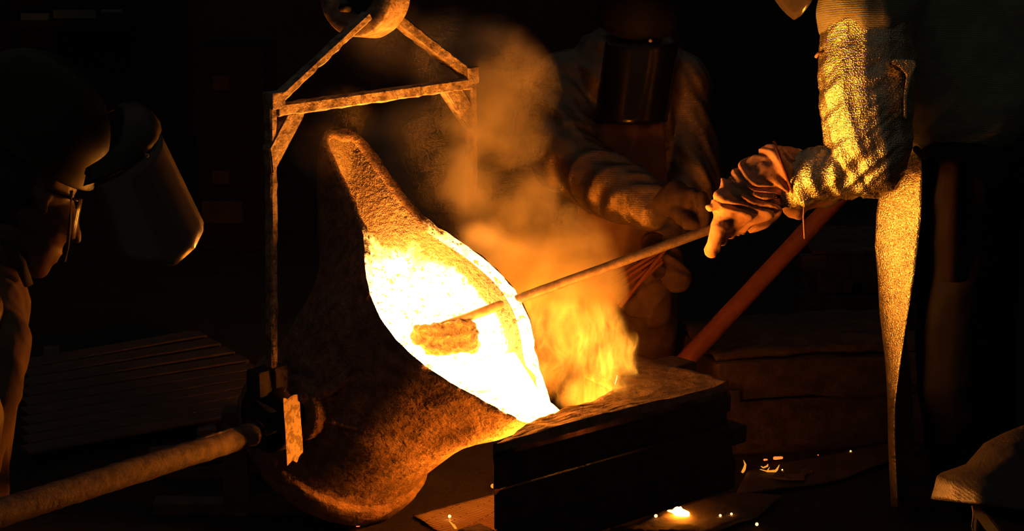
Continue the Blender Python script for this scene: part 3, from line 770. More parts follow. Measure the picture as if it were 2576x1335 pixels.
# ================================================================== worker at the left edge, looking down at the pour
b_ = Y(3.60)
lw = person('person', (b_(-40, 900).x, 3.62, 0), 'worker at the left edge bending forward in a hard hat with raised clear visor')
hc = b_(85, 505)
def head_prims():
    r = []
    r.append(('c', b_(40, 430), b_(95, 440), .088, .085))
    r.append(('c', b_(70, 500), b_(120, 560), .072, .055))
    r.append(('c', b_(120, 520), b_(150, 560), .055, .040))               # cheek
    r.append(('c', b_(100, 600), b_(90, 655), .050, .034))                 # jaw
    r.append(('c', b_(105, 668), b_(100, 680), .020, .018))                # chin
    r.append(('c', b_(165, 520), b_(188, 585), .012, .014)); r.append(('c', b_(188, 588), b_(194, 602), .014, .010))  # nose
    r.append(('c', b_(140, 632), b_(146, 636), .014, .010)); r.append(('c', b_(132, 652), b_(136, 655), .012, .009))  # lips
    r.append(('c', b_(150, 480), b_(160, 505), .03, .02))                  # brow
    r.append(('c', b_(30, 560, .0), b_(-60, 740, .02), .062, .075))       # neck
    r.append(('c', b_(98, 490, -.075), b_(108, 530, -.078), .016, .010)); r.append(('c', b_(112, 480, -.078), b_(120, 500, -.072), .009, .008))  # ear
    r.append(('c', b_(-80, 780, .02), b_(-130, 1080, .03), .12, .12)); r.append(('c', b_(-130, 1080, .03), b_(-180, 1240, .03), .12, .12))
    r.append(('c', b_(-190, 1250, -.08), b_(-150, 1600, -.06), .075, .055)); r.append(('c', b_(-150, 1600, -.06), b_(-190, 1730, -.06), .055, .04))
    r.append(('c', b_(-190, 1250, .12), b_(-150, 1600, .10), .075, .055)); r.append(('c', b_(-150, 1600, .1), b_(-190, 1730, .1), .055, .04))
    r.append(('c', b_(-60, 780, -.15), b_(-40, 1060, -.16), .055, .04)); r.append(('c', b_(-40, 1060, -.16), b_(-60, 1290, -.12), .04, .03))
    return r
tag(link('body', blob_mesh('body_left', head_prims(), .006, 3), M['skin'], lw), 'body with the face in profile')
jl = [('c', b_(-60, 770, -.01), b_(-70, 960, .0), .108, .100), ('c', b_(-70, 960, 0), b_(-100, 1240, .02), .10, .10), ('c', b_(-20, 775, -.08), b_(5, 850, -.12), .065, .058),
      ('c', b_(5, 850, -.12), b_(-8, 980, -.13), .058, .050), ('c', b_(-12, 985, -.13), b_(-45, 1180, -.12), .046, .040), ('c', b_(-40, 690, .0), b_(-10, 705, .0), .075, .06)]
tag(link('jacket', blob_mesh('jacket_left', jl, .007, 5, fold_fn([(b_(-60, 770), b_(-70, 1200), .009, 5, 2.2), (b_(10, 830, -.12), b_(-10, 1180, -.13), .007, 6, 2.0)])), M['tan_jacket'], lw), 'jacket lit orange along the chest')
link('collar', tube_mesh('collar', [b_(-20, 560, -.03), b_(15, 600, -.05), b_(50, 660, -.05), b_(72, 715, -.03)], [.014, .013, .012, .01], 12, .002), M['dark_cloth'], lw)
link('trousers', blob_mesh('trousers_left', [('c', b_(-190, 1250, -.08), b_(-150, 1600, -.06), .09, .07), ('c', b_(-150, 1600, -.06), b_(-190, 1740, -.06), .07, .06), ('c', b_(-190, 1250, .12), b_(-150, 1600, .10), .09, .07), ('c', b_(-150, 1600, .1), b_(-190, 1740, .1), .07, .06)], .012, 3), M['trousers'], lw)
tag(link('hair', blob_mesh('hair', [('c', b_(20, 440), b_(80, 440), .094, .090), ('c', b_(20, 480), b_(55, 520), .08, .066)], .007, 3), M['hair'], lw), 'dark hair under the hat')
f37 = math.radians(37.6)
hat = hard_hat(b_(60, 344), (math.cos(f37), 0, -math.sin(f37)), (math.sin(f37), 0, math.cos(f37)), .165, .125, .170, lw)
tag(hat, 'plain olive hard hat')
# brow guard and visor
bg_ = []
arc = [(210, 468, -.135), (262, 452, -.130), (318, 424, -.110), (362, 392, -.075), (392, 355, -.03), (402, 330, .02), (398, 310, .07), (380, 300, .12), (340, 310, .16)]
inn = [(214, 440, -.118), (240, 420, -.115), (272, 392, -.10), (296, 356, -.07), (305, 322, -.03), (305, 295, .02), (300, 280, .07), (285, 275, .11), (262, 290, .13)]
for f in np.linspace(0, 1, 5):
    bg_.append([b_(i[0] + (o[0]-i[0])*f + 8*math.sin(math.pi*f), i[1] + (o[1]-i[1])*f - 26*math.sin(math.pi*f), i[2] + (o[2]-i[2])*f) for i, o in zip(inn, arc)])
link('brow_guard', sheet_mesh('brow_guard', bg_, .005, True, 1), M['helmet_dark'], hat)
varc = [(300, 444, -.125), (345, 412, -.10), (380, 382, -.06), (398, 352, -.01), (401, 335, .04), (392, 322, .09), (370, 318, .13)]
varc = [(240, 470, -.135)] + varc
vlow = [(290, 640, -.135), (372, 668, -.13), (440, 668, -.105), (488, 625, -.06), (509, 582, -.01), (510, 560, .04), (500, 540, .09), (478, 530, .13)]
vs_ = []
for f in np.linspace(0, 1, 6):
    vs_.append([b_(i[0] + (o[0]-i[0])*f, i[1] + (o[1]-i[1])*f, i[2] + (o[2]-i[2])*f) for i, o in zip(varc, vlow)])
vis = tag(link('visor', sheet_mesh('visor_left', vs_, .0025, True, 1), M['visor'], lw), 'clear face shield with an orange lit front edge')
link('visor_rivet', blob_mesh('visor_rivet', [('e', b_(369, 391, -.078), (.005, .004, .005))], .002, 1), M['rust'], vis)
# safety glasses
sarm = link('spectacle_arm', tube_mesh('spectacle_arm', [b_(118, 478, -.08), b_(160, 492, -.07), b_(196, 505, -.055)], .003, 8), M['lens'], lw)
gl_ = [[b_(196 + 10*g - 18*f, 500 + 100*f, -.055 + .05*g) for g in (0, .33, .66, 1)] for f in (0, .33, .66, 1)]
link('spectacle_lens', sheet_mesh('spectacle_lens', gl_, .002, True), M['visor'], sarm)
link('chin_strap', tube_mesh('chin_strap', [b_(180, 480, -.085), b_(176, 560, -.08), b_(170, 620, -.06), b_(162, 656, -.04)], .0035, 8), M['dark_cloth'], lw)
for sx_ in (-.06, .1):
    p = b_(-190, 1735, sx_)
    link('boot', blob_mesh('boot', [('c', (p.x, p.y, .15), (p.x, p.y, .05), .06, .05), ('c', (p.x, p.y, .05), (p.x+.14, p.y+.02, .042), .048, .04)], .01, 3), M['leather_dark'], lw)

# ================================================================== worker at the back, behind the smoke
k = Y(5.55)
bw = person('person', (k(1570, 800).x, 5.6, 0), 'worker behind the smoke with a dark face shield and dull silvery jacket')
SH, EL, WR = k(1425, 225, -.02), k(1428, 400, -.20), k(1628, 515, -.36)
SH2, EL2, WR2 = k(1700, 215, .0), k(1745, 440, -.08), k(1665, 590, -.22)
bp = [('c', k(1580, 190), k(1565, 620, .05), .14, .14), ('c', k(1590, 130, -.03), k(1600, 90, -.06), .06, .06), ('e', k(1610, 55, -.08), (.08, .095, .12)), ('c', k(1612, 80, -.17), k(1612, 95, -.175), .016, .014),
      ('c', k(1520, 200), SH, .08, .07), ('c', SH, EL, .065, .05), ('c', EL, WR, .05, .035), ('c', WR, k(1700, 515, -.40), .035, .03),
      ('c', k(1650, 200), SH2, .08, .07), ('c', SH2, EL2, .065, .05), ('c', EL2, WR2, .05, .035), ('c', WR2, k(1645, 640, -.26), .035, .03),
      ('c', k(1520, 640, .05), k(1500, 850, -.10), .09, .065), ('c', k(1500, 850, -.10), k(1510, 1030, .05), .065, .05),
      ('c', k(1620, 640, .05), k(1640, 850, -.12), .09, .065), ('c', k(1640, 850, -.12), k(1635, 1030, .03), .065, .05)]
tag(link('body', blob_mesh('body_back', bp, .012, 3), M['skin'], bw), 'body under the protective clothes')
jb = [('c', k(1575, 215), k(1560, 600, .04), .20, .19), ('c', k(1500, 210, .0), SH, .12, .115), ('c', SH, EL, .11, .105), ('c', EL, k(1540, 470, -.30), .102, .092), ('c', k(1540, 470, -.30), WR, .092, .072),
      ('c', k(1650, 205), SH2, .12, .11), ('c', SH2, EL2, .10, .09), ('c', EL2, WR2, .085, .065)]
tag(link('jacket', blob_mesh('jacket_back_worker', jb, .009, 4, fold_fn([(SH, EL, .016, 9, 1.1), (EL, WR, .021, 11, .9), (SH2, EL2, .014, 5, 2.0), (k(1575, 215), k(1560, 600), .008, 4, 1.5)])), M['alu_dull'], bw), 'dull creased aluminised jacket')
apr = []
for i in range(10):
    f = i/9
    apr.append([k(1470 - 40*f + (200 + 60*f)*g, 310 + 430*f, -.17 - .05*math.sin(math.pi*g) - .04*f + .012*math.sin(g*17+f*3)) for g in np.linspace(0, 1, 12)])
tag(link('apron', sheet_mesh('apron_back', apr, .004, True, 1), M['brown_apron'], bw), 'brown leather apron')
link('trousers', blob_mesh('trousers_back', [('c', k(1520, 640, .05), k(1500, 850, -.10), .11, .085), ('c', k(1500, 850, -.10), k(1510, 1040, .05), .085, .07), ('c', k(1620, 640, .05), k(1635, 850, -.12), .11, .085), ('c', k(1635, 850, -.12), k(1632, 1040, .03), .082, .066)], .012, 4, fold_fn([(k(1635, 850, -.12), k(1632, 1040, .03), .006, 9, .5)])), M['leather_dark'], bw)
for u_ in (1508, 1634):
    p = k(u_, 1040, .04)
    link('boot', blob_mesh('boot', [('c', (p.x, p.y, .14), (p.x, p.y, .05), .06, .05), ('c', (p.x, p.y, .05), (p.x+.02, p.y-.14, .042), .048, .04)], .01, 3), M['leather_dark'], bw)
gb = [('c', WR, k(1690, 500, -.38), .062, .055), ('c', k(1690, 500, -.38), k(1735, 515, -.40), .050, .040)]
for i_, (du, dv) in enumerate(((0, -22), (6, -4), (4, 14), (-4, 30))):
    gb += finger([k(1740+du, 512+dv, -.41), k(1765+du, 520+dv, -.44), k(1768+du, 540+dv, -.46)], [.02, .017, .014])
gb += finger([k(1700, 530, -.42), k(1730, 560, -.46), k(1748, 566, -.47)], [.022, .018, .014])
tag(link('glove', blob_mesh('glove_back', gb, .006, 3, fold_fn([(WR, k(1730, 510, -.40), .007, 20, .5)])), M['leather_dark'], bw), 'dark leather gauntlet')
g2 = [('c', WR2, k(1650, 640, -.27), .055, .050), ('c', k(1668, 640, -.26), k(1700, 700, -.27), .05, .045)]
for i_, (du, dv) in enumerate(((-6, 0), (0, 16), (4, 32), (4, 46))):
    g2 += finger([k(1650+du, 640+dv, -.31), k(1628+du, 646+dv, -.35), k(1622+du, 658+dv, -.32)], [.019, .016, .013])
g2 += finger([k(1660, 625, -.32), k(1636, 628, -.36), k(1622, 634, -.37)], [.019, .016, .013])
link('glove', blob_mesh('glove_back_low', g2, .006, 3, fold_fn([(WR2, k(1690, 690, -.27), .008, 18, .6)])), M['leather_dark'], bw)
# pouch / hanging gauntlet cuff at the knee
cf = [('c', k(1640, 730, -.25), k(1650, 780, -.24), .062, .055), ('c', k(1600, 770, -.27), k(1650, 800, -.25), .035, .035)]
tag(link('knee_guard', blob_mesh('knee_guard', cf, .008, 3, fold_fn([(k(1620, 740, -.26), k(1660, 800, -.24), .008, 12, .8)])), M['leather_dark'], bw), 'leather knee guard')
hard_hat(k(1612, 45, -.08), (0, -.95, -.3), (0, -.3, .95), .155, .128, .13, bw, 'black_hat')
fs = []
for i in range(7):
    f = i/6; row = []
    for j in range(11):
        g = j/10; b = (g-.5)*2.3
        c0 = k(1612 - 30*f, 100 + 195*f, -.10)
        row.append(c0 + Vector((math.sin(b)*.118, -math.cos(b)*.15 - .02*f, 0)))
    fs.append(row)
fsh = tag(link('face_shield', sheet_mesh('face_shield', fs, .003, True, 1), M['visor_dark'], bw), 'long smoked face shield')
link('shield_rivet', blob_mesh('shield_rivet', [('e', k(1636, 102, -.262), (.006, .004, .006))], .002, 1), M['rust'], fsh)
# rods in the lower hand
for i_, (u0, v0, u1, v1) in enumerate([(1648, 640, 1535, 705), (1650, 650, 1528, 728), (1652, 660, 1540, 745), (1655, 668, 1552, 762), (1664, 640, 1560, 772)]):
    A_, B_ = k(u0, v0, -.36 - .006*i_), k(u1, v1, -.44 - .008*i_)
    o = link('thin_rod', tube_mesh('thin_rod', [A_ - (B_-A_)*.12, A_, B_], .0055, 10, .001, 60, 12), M['redpole'])
    tag(o, ('topmost', 'second from the top', 'middle one', 'fourth from the top', 'lowest')[i_] + ' of five thin rusty rods held by the worker behind the smoke', 'rod', 'rods in the bundle of the worker at the back'); recentre(o)

# ================================================================== things around
def solo(name, me, mat, label, cat, group=None):
    o = link(name, me, mat); tag(o, label, cat, group); recentre(o); return o
# leaning pole
pole_a, pole_b = at(1712, 920, 5.15), at(2105, 500, 5.30)
solo('pole', tube_mesh('pole', [pole_a + (pole_a - pole_b)*((pole_a.z - .012)/(pole_b.z - pole_a.z)), pole_a, pole_b, pole_b + (pole_b - pole_a)*.55], [.028, .028, .027, .026], 20, .0015, 20, 10), M['redpole'], 'long red-brown pole leaning up behind the worker in the golden coat', 'pole')
# second mould behind on the right
m2 = thing('sand_mould', onz(2060, 1130, 0), 'dusty mould with a furrowed sand top lying behind the smaller fires', 'mould')
q0, q1 = onz(1800, 1148, 0), onz(2330, 1118, 0)
qd = (q1 - q0).normalized(); qn = Vector((-qd.y, qd.x, 0)); ql = (q1 - q0).length
def mm(f, n, z): return q0 + qd*f*ql + qn*n + ZZ*z
link('drag', box_mesh('drag', mm(.5, .22, .085), qd*ql*.5, qn*.22, ZZ*.085, .008, 3, .004, 14), M['mould_grey'], m2)
link('cope', box_mesh('cope', mm(.5, .22, .235), qd*ql*.515, qn*.235, ZZ*.060, .012, 6, .014, 9), M['mould_grey'], m2)
tp = []
for i in range(26):
    tp.append([mm(i/25*1.02 - .01, j/11*.44, .30 + .016*mnoise.noise(Vector((i*.33, j*.9, 2))) + .012*math.sin(j*1.7 + i*.12)) for j in range(12)])
tag(link('sand_top', sheet_mesh('sand_top', tp, .02, True), M['mould_grey'], m2), 'furrowed sand heap on the mould')
link('lug', box_mesh('lug', mm(.04, -.02, .19), qd*.03, qn*.03, ZZ*.03, .006), M['mould_grey'], m2)
# stacked flasks further back
def flask(u0, u1, vt, vb, y, label, lugs, mat='mould_grey', seed=0):
    p00 = at(u0, vb, y); p11 = at(u1, vt, y)
    f = thing('moulding_flask', ((p00.x+p11.x)/2, y+.2, p00.z), label, 'flask', 'flasks stacked in the background')
    link('frame', box_mesh('frame', ((p00.x+p11.x)/2, y+.22, (p00.z+p11.z)/2), ((p11.x-p00.x)/2, 0, 0), (0, .22, 0), (0, 0, (p11.z-p00.z)/2), .01, 2, .004, 12, seed), M[mat], f)
    link('flange', box_mesh('flange', ((p00.x+p11.x)/2, y+.22, p11.z-.008), ((p11.x-p00.x)/2+.012, 0, 0), (0, .232, 0), (0, 0, .008), .003), M[mat], f)
    for (a0, a1, b0, b1, mt) in lugs:
        l0, l1 = at(a0, b1, y-.02), at(a1, b0, y-.02)
        link('lug', box_mesh('lug', ((l0.x+l1.x)/2, y+.0, (l0.z+l1.z)/2), ((l1.x-l0.x)/2, 0, 0), (0, .03, 0), (0, 0, (l1.z-l0.z)/2), .006), M[mt], f)
    return f
flask(2050, 2330, 862, 960, 6.2, 'lowest of the three dark flasks stacked behind the leaning pole', [(2020, 2080, 868, 905, 'mould_grey')], seed=1)
flask(2050, 2330, 742, 860, 6.2, 'middle one of the three dark flasks stacked behind the leaning pole', [(2008, 2066, 738, 798, 'mould_grey')], seed=2)
flask(2050, 2330, 628, 740, 6.2, 'topmost of the three dark flasks stacked behind the leaning pole', [(2013, 2078, 643, 682, 'board'), (2138, 2176, 632, 736, 'mould_grey'), (2122, 2176, 706, 736, 'board')], seed=3)
bz = at(2190, 960, 6.2).z
if bz > 0.01:
    solo('flask_base', box_mesh('flask_base', (at(2190, 960, 6.2).x, 6.42, bz/2-.001), (.2, 0, 0), (0, .21, 0), (0, 0, bz/2-.002), .01), M['mould'], 'black block under the stack of dark flasks', 'block')
# boards and papers on the floor
def floor_sheet(name, uv, th, mat, label, cat, wob=.004, z=.004, seed=0):
    poly = [onz(u, v, z) for u, v in uv]
    bm = bmesh.new(); f = bm.faces.new([bm.verts.new(p) for p in poly]); bmesh.ops.triangulate(bm, faces=[f])
    for _ in range(4):
        bmesh.ops.subdivide_edges(bm, edges=[e for e in bm.edges if e.calc_length() > .03], cuts=1)
        bmesh.ops.triangulate(bm, faces=[f for f in bm.faces if len(f.verts) > 3])
    for v_ in bm.verts:
        v_.co.z += wob*(1+mnoise.noise(v_.co*9 + Vector((seed, 0, 0)))) + .4*wob*mnoise.noise(v_.co*25)
    bm.normal_update(); bmesh.ops.solidify(bm, geom=list(bm.faces), thickness=th)
    bmesh.ops.recalc_face_normals(bm, faces=bm.faces)
    return solo(name, bm_mesh(name, bm, True), mat, label, cat)
t = NT('newsprint'); v = t.obj(); br = t.node('ShaderNodeTexBrick', Scale=6.5); t.l(v, br.inputs['Vector'])
mp = t.n.new('ShaderNodeMapping'); mp.inputs['Rotation'].default_value = (0, 0, .55); t.l(v, mp.inputs['Vector']); t.l(mp.outputs[0], br.inputs['Vector'])
br.inputs['Color1'].default_value = (.62, .52, .38, 1); br.inputs['Color2'].default_value = (.50, .40, .28, 1); br.inputs['Mortar'].default_value = (.22, .15, .10, 1)
br.inputs['Mortar Size'].default_value = .016; br.inputs['Brick Width'].default_value = .75; br.inputs['Row Height'].default_value = .065; br.offset_frequency = 3; br.squash = 1.7; br.squash_frequency = 4
t.l(br.outputs['Color'], t.b.inputs['Base Color']); t.b.inputs['Roughness'].default_value = .9
M['news'] = t.m
floor_sheet('newspaper', [(1040, 1300), (1240, 1246), (1330, 1240), (1420, 1300), (1300, 1360), (1120, 1350)], .001, M['news'], 'orange-lit sheet of newspaper under the ladle lip', 'newspaper', .004)
floor_sheet('paper_sack', [(1560, 1345), (1700, 1278), (1850, 1245), (1968, 1255), (1900, 1310), (1780, 1350)], .002, M['board'], 'brown paper sack with embers beside the foot of the filling mould', 'sack', .008, .006, 3)
floor_sheet('board', [(1850, 1250), (1880, 1190), (2240, 1120), (2330, 1130), (2100, 1215)], .006, M['board'], 'dusty board on the floor between the two moulds', 'board', .003, .008, 5)
floor_sheet('scrap_paper', [(1938, 1208), (1958, 1190), (1972, 1196), (2010, 1196), (2030, 1184), (2042, 1190), (2022, 1206), (2024, 1214), (1985, 1214), (1962, 1212)], .003, M['sand'], 'torn pale scrap on the board by the small flames', 'scrap', .006, .022, 8)

# duckboard on the left
db = thing('duckboard', onz(350, 960, 0), 'dark wooden slat grating on the floor at the left', 'grating')
for i in range(10):
    v0 = 862 + i*22; u0, u1 = 60, 505 + 36*i if i < 4 else 640
    A_, B_ = onz(u0, v0 + 55 + i*2, .05), onz(u1, v0 - 22 - i*1.2, .05)
    link('slat', beam_mesh('slat', A_, B_, .10 - .003*i, .014, ZZ, 6, .001, i, .004, 12), M['slat'], db)
for u_ in (130, 520):
    link('batten', beam_mesh('batten', onz(u_, 880, .018), onz(u_, 1095, .018), .06, .034, ZZ, 6, .001), M['wood'], db)
# timber stand behind the turning bar
ts = thing('timber_stand', onz(640, 1230, 0), 'dark timber stand below the near trunnion', 'stand')
P0 = onz(612, 1305, .0)
link('post', box_mesh('post', P0 + Vector((-.02, .05, .15)), (.034, 0, 0), (0, .035, 0), (0, 0, .15), .004, 1, .002), M['wood'], ts)
for (u0, v0, u1, v1, y_, w, h) in [(380, 1150, 660, 1120, 5.0, .05, .05), (420, 1195, 700, 1165, 5.0, .05, .045), (360, 1330, 900, 1215, 4.75, .045, .045)]:
    link('rail', beam_mesh('rail', at(u0, v0, y_), at(u1, v1, y_), w, h, ZZ, 8, .002, 1), M['wood'], ts)
link('foot', beam_mesh('foot', P0 + Vector((-.25, .05, .02)), P0 + Vector((.3, .05, .02)), .06, .038, ZZ, 8, .002), M['wood'], ts)
# crumpled cloth hood, lower right corner
hd = [[(2345, 1256), (2362, 1200), (2372, 1192), (2430, 1172), (2478, 1118), (2532, 1090), (2580, 1072), (2700, 1050)],
      [(2400, 1264), (2400, 1222), (2410, 1200), (2452, 1178), (2500, 1140), (2545, 1118), (2590, 1105), (2700, 1085)],
      [(2470, 1273), (2466, 1240), (2470, 1215), (2500, 1190), (2525, 1165), (2560, 1150), (2600, 1140), (2700, 1125)],
      [(2590, 1288), (2590, 1262), (2592, 1240), (2600, 1220), (2612, 1200), (2630, 1190), (2650, 1180), (2720, 1170)],
      [(2760, 1300), (2760, 1280), (2760, 1262), (2760, 1246), (2762, 1232), (2764, 1222), (2766, 1212), (2780, 1205)]]
yy = [3.42, 3.30, 3.22, 3.18, 3.22]
rows = []
for i, r in enumerate(hd):
    rows.append([at(u, v, yy[i] + .03*j + .008*mnoise.noise(Vector((i*2.1, j*1.7, 4)))) for j, (u, v) in enumerate(r)])
back = [[at(u+40, v+10, 3.62 + .02*j) for j, (u, v) in enumerate(hd[0])]]
def crumple(me, amp, fr):
    for v_ in me.vertices:
        p = v_.co*fr; v_.co += Vector((0, -1, .5))*amp*(.5 - abs(mnoise.noise(p)) - .5*abs(mnoise.noise(p*2.2)))*2
    me.update(); return me
hood = solo('cloth_hood', crumple(sheet_mesh('cloth_hood', back + rows, .004, True, 3), .010, 13), M['foil'], 'crumpled reflective cloth hood at the lower right corner', 'hood')
hz0 = hood.location.z
cd = solo('hanging_cord', tube_mesh('hanging_cord', [at(2446, 1272, 3.235), at(2449, 1300, 3.235), at(2446, 1320, 3.235), at(2450, 1345, 3.235), at(2449, 1420, 3.235)], .002, 8), M['leather'], 'thin cord hanging from the crumpled cloth hood', 'cord')
sb = thing('stool', (at(2640, 1290, 3.4).x, 3.4, 0), 'dark stool under the crumpled cloth hood', 'stool')
zt = at(2640, 1290, 3.4).z - .03
link('seat', box_mesh('seat', (sb.location.x, 3.42, zt), (.12, 0, 0), (0, .12, 0), (0, 0, .018), .006), M['trousers'], sb)
for i, j in ((-1, -1), (-1, 1), (1, -1), (1, 1)):
    link('leg', beam_mesh('leg', (sb.location.x+.1*i, 3.42+.1*j, zt-.018), (sb.location.x+.11*i, 3.42+.11*j, 0), .03, .03, (1, 0, 0), 4, 0), M['trousers'], sb)
# pale boards and cabinet on the far wall
for (u0, v0, u1, v1, lb) in [(52, 34, 122, 52, 'leftmost of three faint pale boards high in the dark background'), (134, 26, 238, 46, 'middle one of three faint pale boards high in the dark background'), (253, 25, 306, 32, 'rightmost and thinnest of three faint pale boards in the dark background')]:
    p, q = at(u0, v1, 11.6), at(u1, v0, 11.6)
    o = solo('pale_board', box_mesh('pale_board', ((p.x+q.x)/2, 11.62, (p.z+q.z)/2), ((q.x-p.x)/2, 0, 0), (0, .02, 0), (0, 0, (q.z-p.z)/2), .003), M['pale'], lb, 'board', 'faint pale boards')
p, q = at(30, 60, 11.6), at(330, 33, 11.6)
rk = thing('rack', ((p.x+q.x)/2, 11.75, 0), 'black rack carrying the faint pale boards', 'rack')
link('shelf', box_mesh('shelf', ((p.x+q.x)/2, 11.72, at(100, 60, 11.6).z), ((q.x-p.x)/2, 0, 0), (0, .2, 0), (0, 0, .02)), M['wall'], rk)
for x in (p.x, q.x):
    link('post', box_mesh('post', (x, 11.78, .6), (.03, 0, 0), (0, .03, 0), (0, 0, .6)), M['wall'], rk)
p, q = at(500, 640, 8.2), at(660, 120, 8.2)
cb = thing('cabinet', ((p.x+q.x)/2, 8.4, 0), 'black cabinet with small pale plates in the dark left background', 'cabinet')
link('body', box_mesh('body', ((p.x+q.x)/2, 8.45, q.z/2), ((q.x-p.x)/2, 0, 0), (0, .24, 0), (0, 0, q.z/2), .01), M['trousers'], cb)
for (u0, v0, u1, v1) in [(535, 190, 576, 226), (535, 428, 576, 462)]:
    l0, l1 = at(u0, v1, 8.2), at(u1, v0, 8.2)
    link('label_plate', box_mesh('label_plate', ((l0.x+l1.x)/2, 8.203, (l0.z+l1.z)/2), ((l1.x-l0.x)/2, 0, 0), (0, .006, 0), (0, 0, (l1.z-l0.z)/2)), M['mould'], cb)
l0, l1 = at(510, 560, 8.2), at(610, 505, 8.2)
link('drawer', box_mesh('drawer', ((l0.x+l1.x)/2, 8.203, (l0.z+l1.z)/2), ((l1.x-l0.x)/2, 0, 0), (0, .012, 0), (0, 0, (l1.z-l0.z)/2), .003), M['mould'], cb)

# ------------------------------------------------------------------ embers and small flames
M['ember'] = emit_mat('ember', (1, .38, .08), 9); M['ember_red'] = emit_mat('red_ember', (1, .10, .015), 3.0)
M['fire'] = emit_mat('small_flame', (1, .36, .03), .9)
for m_ in ('ember', 'ember_red', 'fire'): M[m_].cycles.emission_sampling = 'NONE'
def ember(u, v, r, label, mat='ember', z=.02, ln=0):
    p = onz(u, v, z)
    pr = [('c', p - Vector((ln, 0, 0)), p + Vector((ln, ln*.4, 0)), r, r*.8)]
    solo('ember', blob_mesh('ember', pr, r*.35, 1), M[mat], label, 'ember', 'embers on the floor')
ember(1650, 1297, .0048, 'ember at the left end of the brown paper sack, beside the mould foot')
ember(1812, 1296, .0036, 'left one of the close pair of embers on the paper sack')
ember(1840, 1292, .0034, 'right one of the close pair of embers on the paper sack')
ember(1904, 1318, .0046, 'ember with a red glow at the near end of the paper sack')
ember(1958, 1152, .005, 'flat red ember streak behind the small flames', 'ember_red', .02, .011)
ember(1926, 1156, .003, 'dim red ember left of the red streak', 'ember_red', .02, .004)
ember(1968, 1181, .0022, 'tiny spark right beside the small pointed flame')
ember(2036, 1182, .0018, 'tiny spark above the end of the torn pale scrap')
ember(2058, 1144, .0018, 'tiny spark on the dusty board left of the farthest one', 'ember_red')
ember(2140, 1134, .0024, 'farthest tiny spark on the dusty board towards the golden coat')
ember(1131, 1298, .0045, 'bright ember on the newspaper under the ladle')
ember(901, 1322, .003, 'red ember on the floor below the ladle bottom', 'ember_red', .01, .003)
def flame(pts, rad, label, y=None, mat='fire'):
    solo('flame', tube_mesh('flame', pts, rad, 10, .0008, 60, 4), M[mat], label, 'flame', 'small flames on the floor')
fz = lambda u, v, y: at(u, v, y)
y0 = onz(1868, 1186, .02).y
flame([fz(1867, 1188, y0), fz(1872, 1180, y0), fz(1875, 1168, y0), fz(1870, 1156, y0)], [.004, .0042, .003, .0006], 'small curved flame at the right foot of the filling mould')
y0 = onz(1930, 1186, .02).y
solo('flame', blob_mesh('flame', [('c', at(1912, 1180, y0), at(1930, 1185, y0), .0012, .0022), ('c', at(1930, 1185, y0), at(1936, 1174, y0), .0028, .0008), ('c', at(1930, 1185, y0), at(1952, 1184, y0), .0025, .0040), ('c', at(1953, 1183, y0), at(1961, 1168, y0), .0040, .0008)], .0012, 1), M['fire'], 'low pointed flame burning on the dusty board', 'flame', 'small flames on the floor')
flame([fz(1914, 1172, y0), fz(1920, 1176, y0), fz(1930, 1172, y0), fz(1932, 1167, y0)], [.0008, .002, .0026, .0008], 'thin flame wisp just above the low pointed flame')
y0 = onz(1712, 1290, .02).y
solo('fire', blob_mesh('fire', [('c', at(1704, 1286, y0), at(1728, 1292, y0), .013, .008), ('c', at(1680, 1284, y0), at(1706, 1288, y0), .002, .007), ('c', at(1712, 1276, y0), at(1714, 1288, y0), .003, .007)], .002, 1), M['stream'], 'bright white fire under the right end of the filling mould', 'fire')
y0 = onz(1140, 1320, .02).y
flame([fz(1131, 1300, y0), fz(1132, 1312, y0), fz(1142, 1322, y0), fz(1150, 1334, y0)], [.001, .002, .004, .003], 'small yellow flame curling on the newspaper')
solo('fire', blob_mesh('fire2', [('c', onz(1240, 1222, .02), onz(1256, 1220, .02), .007, .005)], .002, 1), M['fire'], 'small orange fire glimpsed left of the mould lug', 'fire')

# ------------------------------------------------------------------ flames over the lip and smoke (volumes)
def vol_domain(name, pts, label, cat):
    bm = bmesh.new(); vs = [bm.verts.new(p) for p in pts]
    r_ = bmesh.ops.convex_hull(bm, input=vs)
    bad = [g for g in r_['geom_interior'] + r_['geom_unused'] if isinstance(g, bmesh.types.BMVert)]
    if bad: bmesh.ops.delete(bm, geom=list(set(bad)), context='VERTS')
    bmesh.ops.recalc_face_normals(bm, faces=bm.faces)
    o = link(name, bm_mesh(name, bm), None)
    tag(o, label, cat, None, 'stuff'); return o
def field(t, pos, balls):
    """soft union of round puffs (centre, radius, weight)"""
    tot = None
    for c_, r, w in balls:
        d = t.n.new('ShaderNodeVectorMath'); d.operation = 'DISTANCE'; t.l(pos, d.inputs[0]); d.inputs[1].default_value = c_
        m = t.n.new('ShaderNodeMapRange'); m.interpolation_type = 'SMOOTHSTEP'
        m.inputs['From Min'].default_value = r; m.inputs['From Max'].default_value = r*.25; m.inputs['To Min'].default_value = 0; m.inputs['To Max'].default_value = w
        t.l(d.outputs['Value'], m.inputs[0])
        tot = m.outputs[0] if tot is None else t.math('MAXIMUM', tot, m.outputs[0])
    return tot
def hullpts(balls):
    pts = []
    for c_, r, w in balls:
        for q in _sph: pts.append(Vector(c_) + q*r*.98)
    return pts
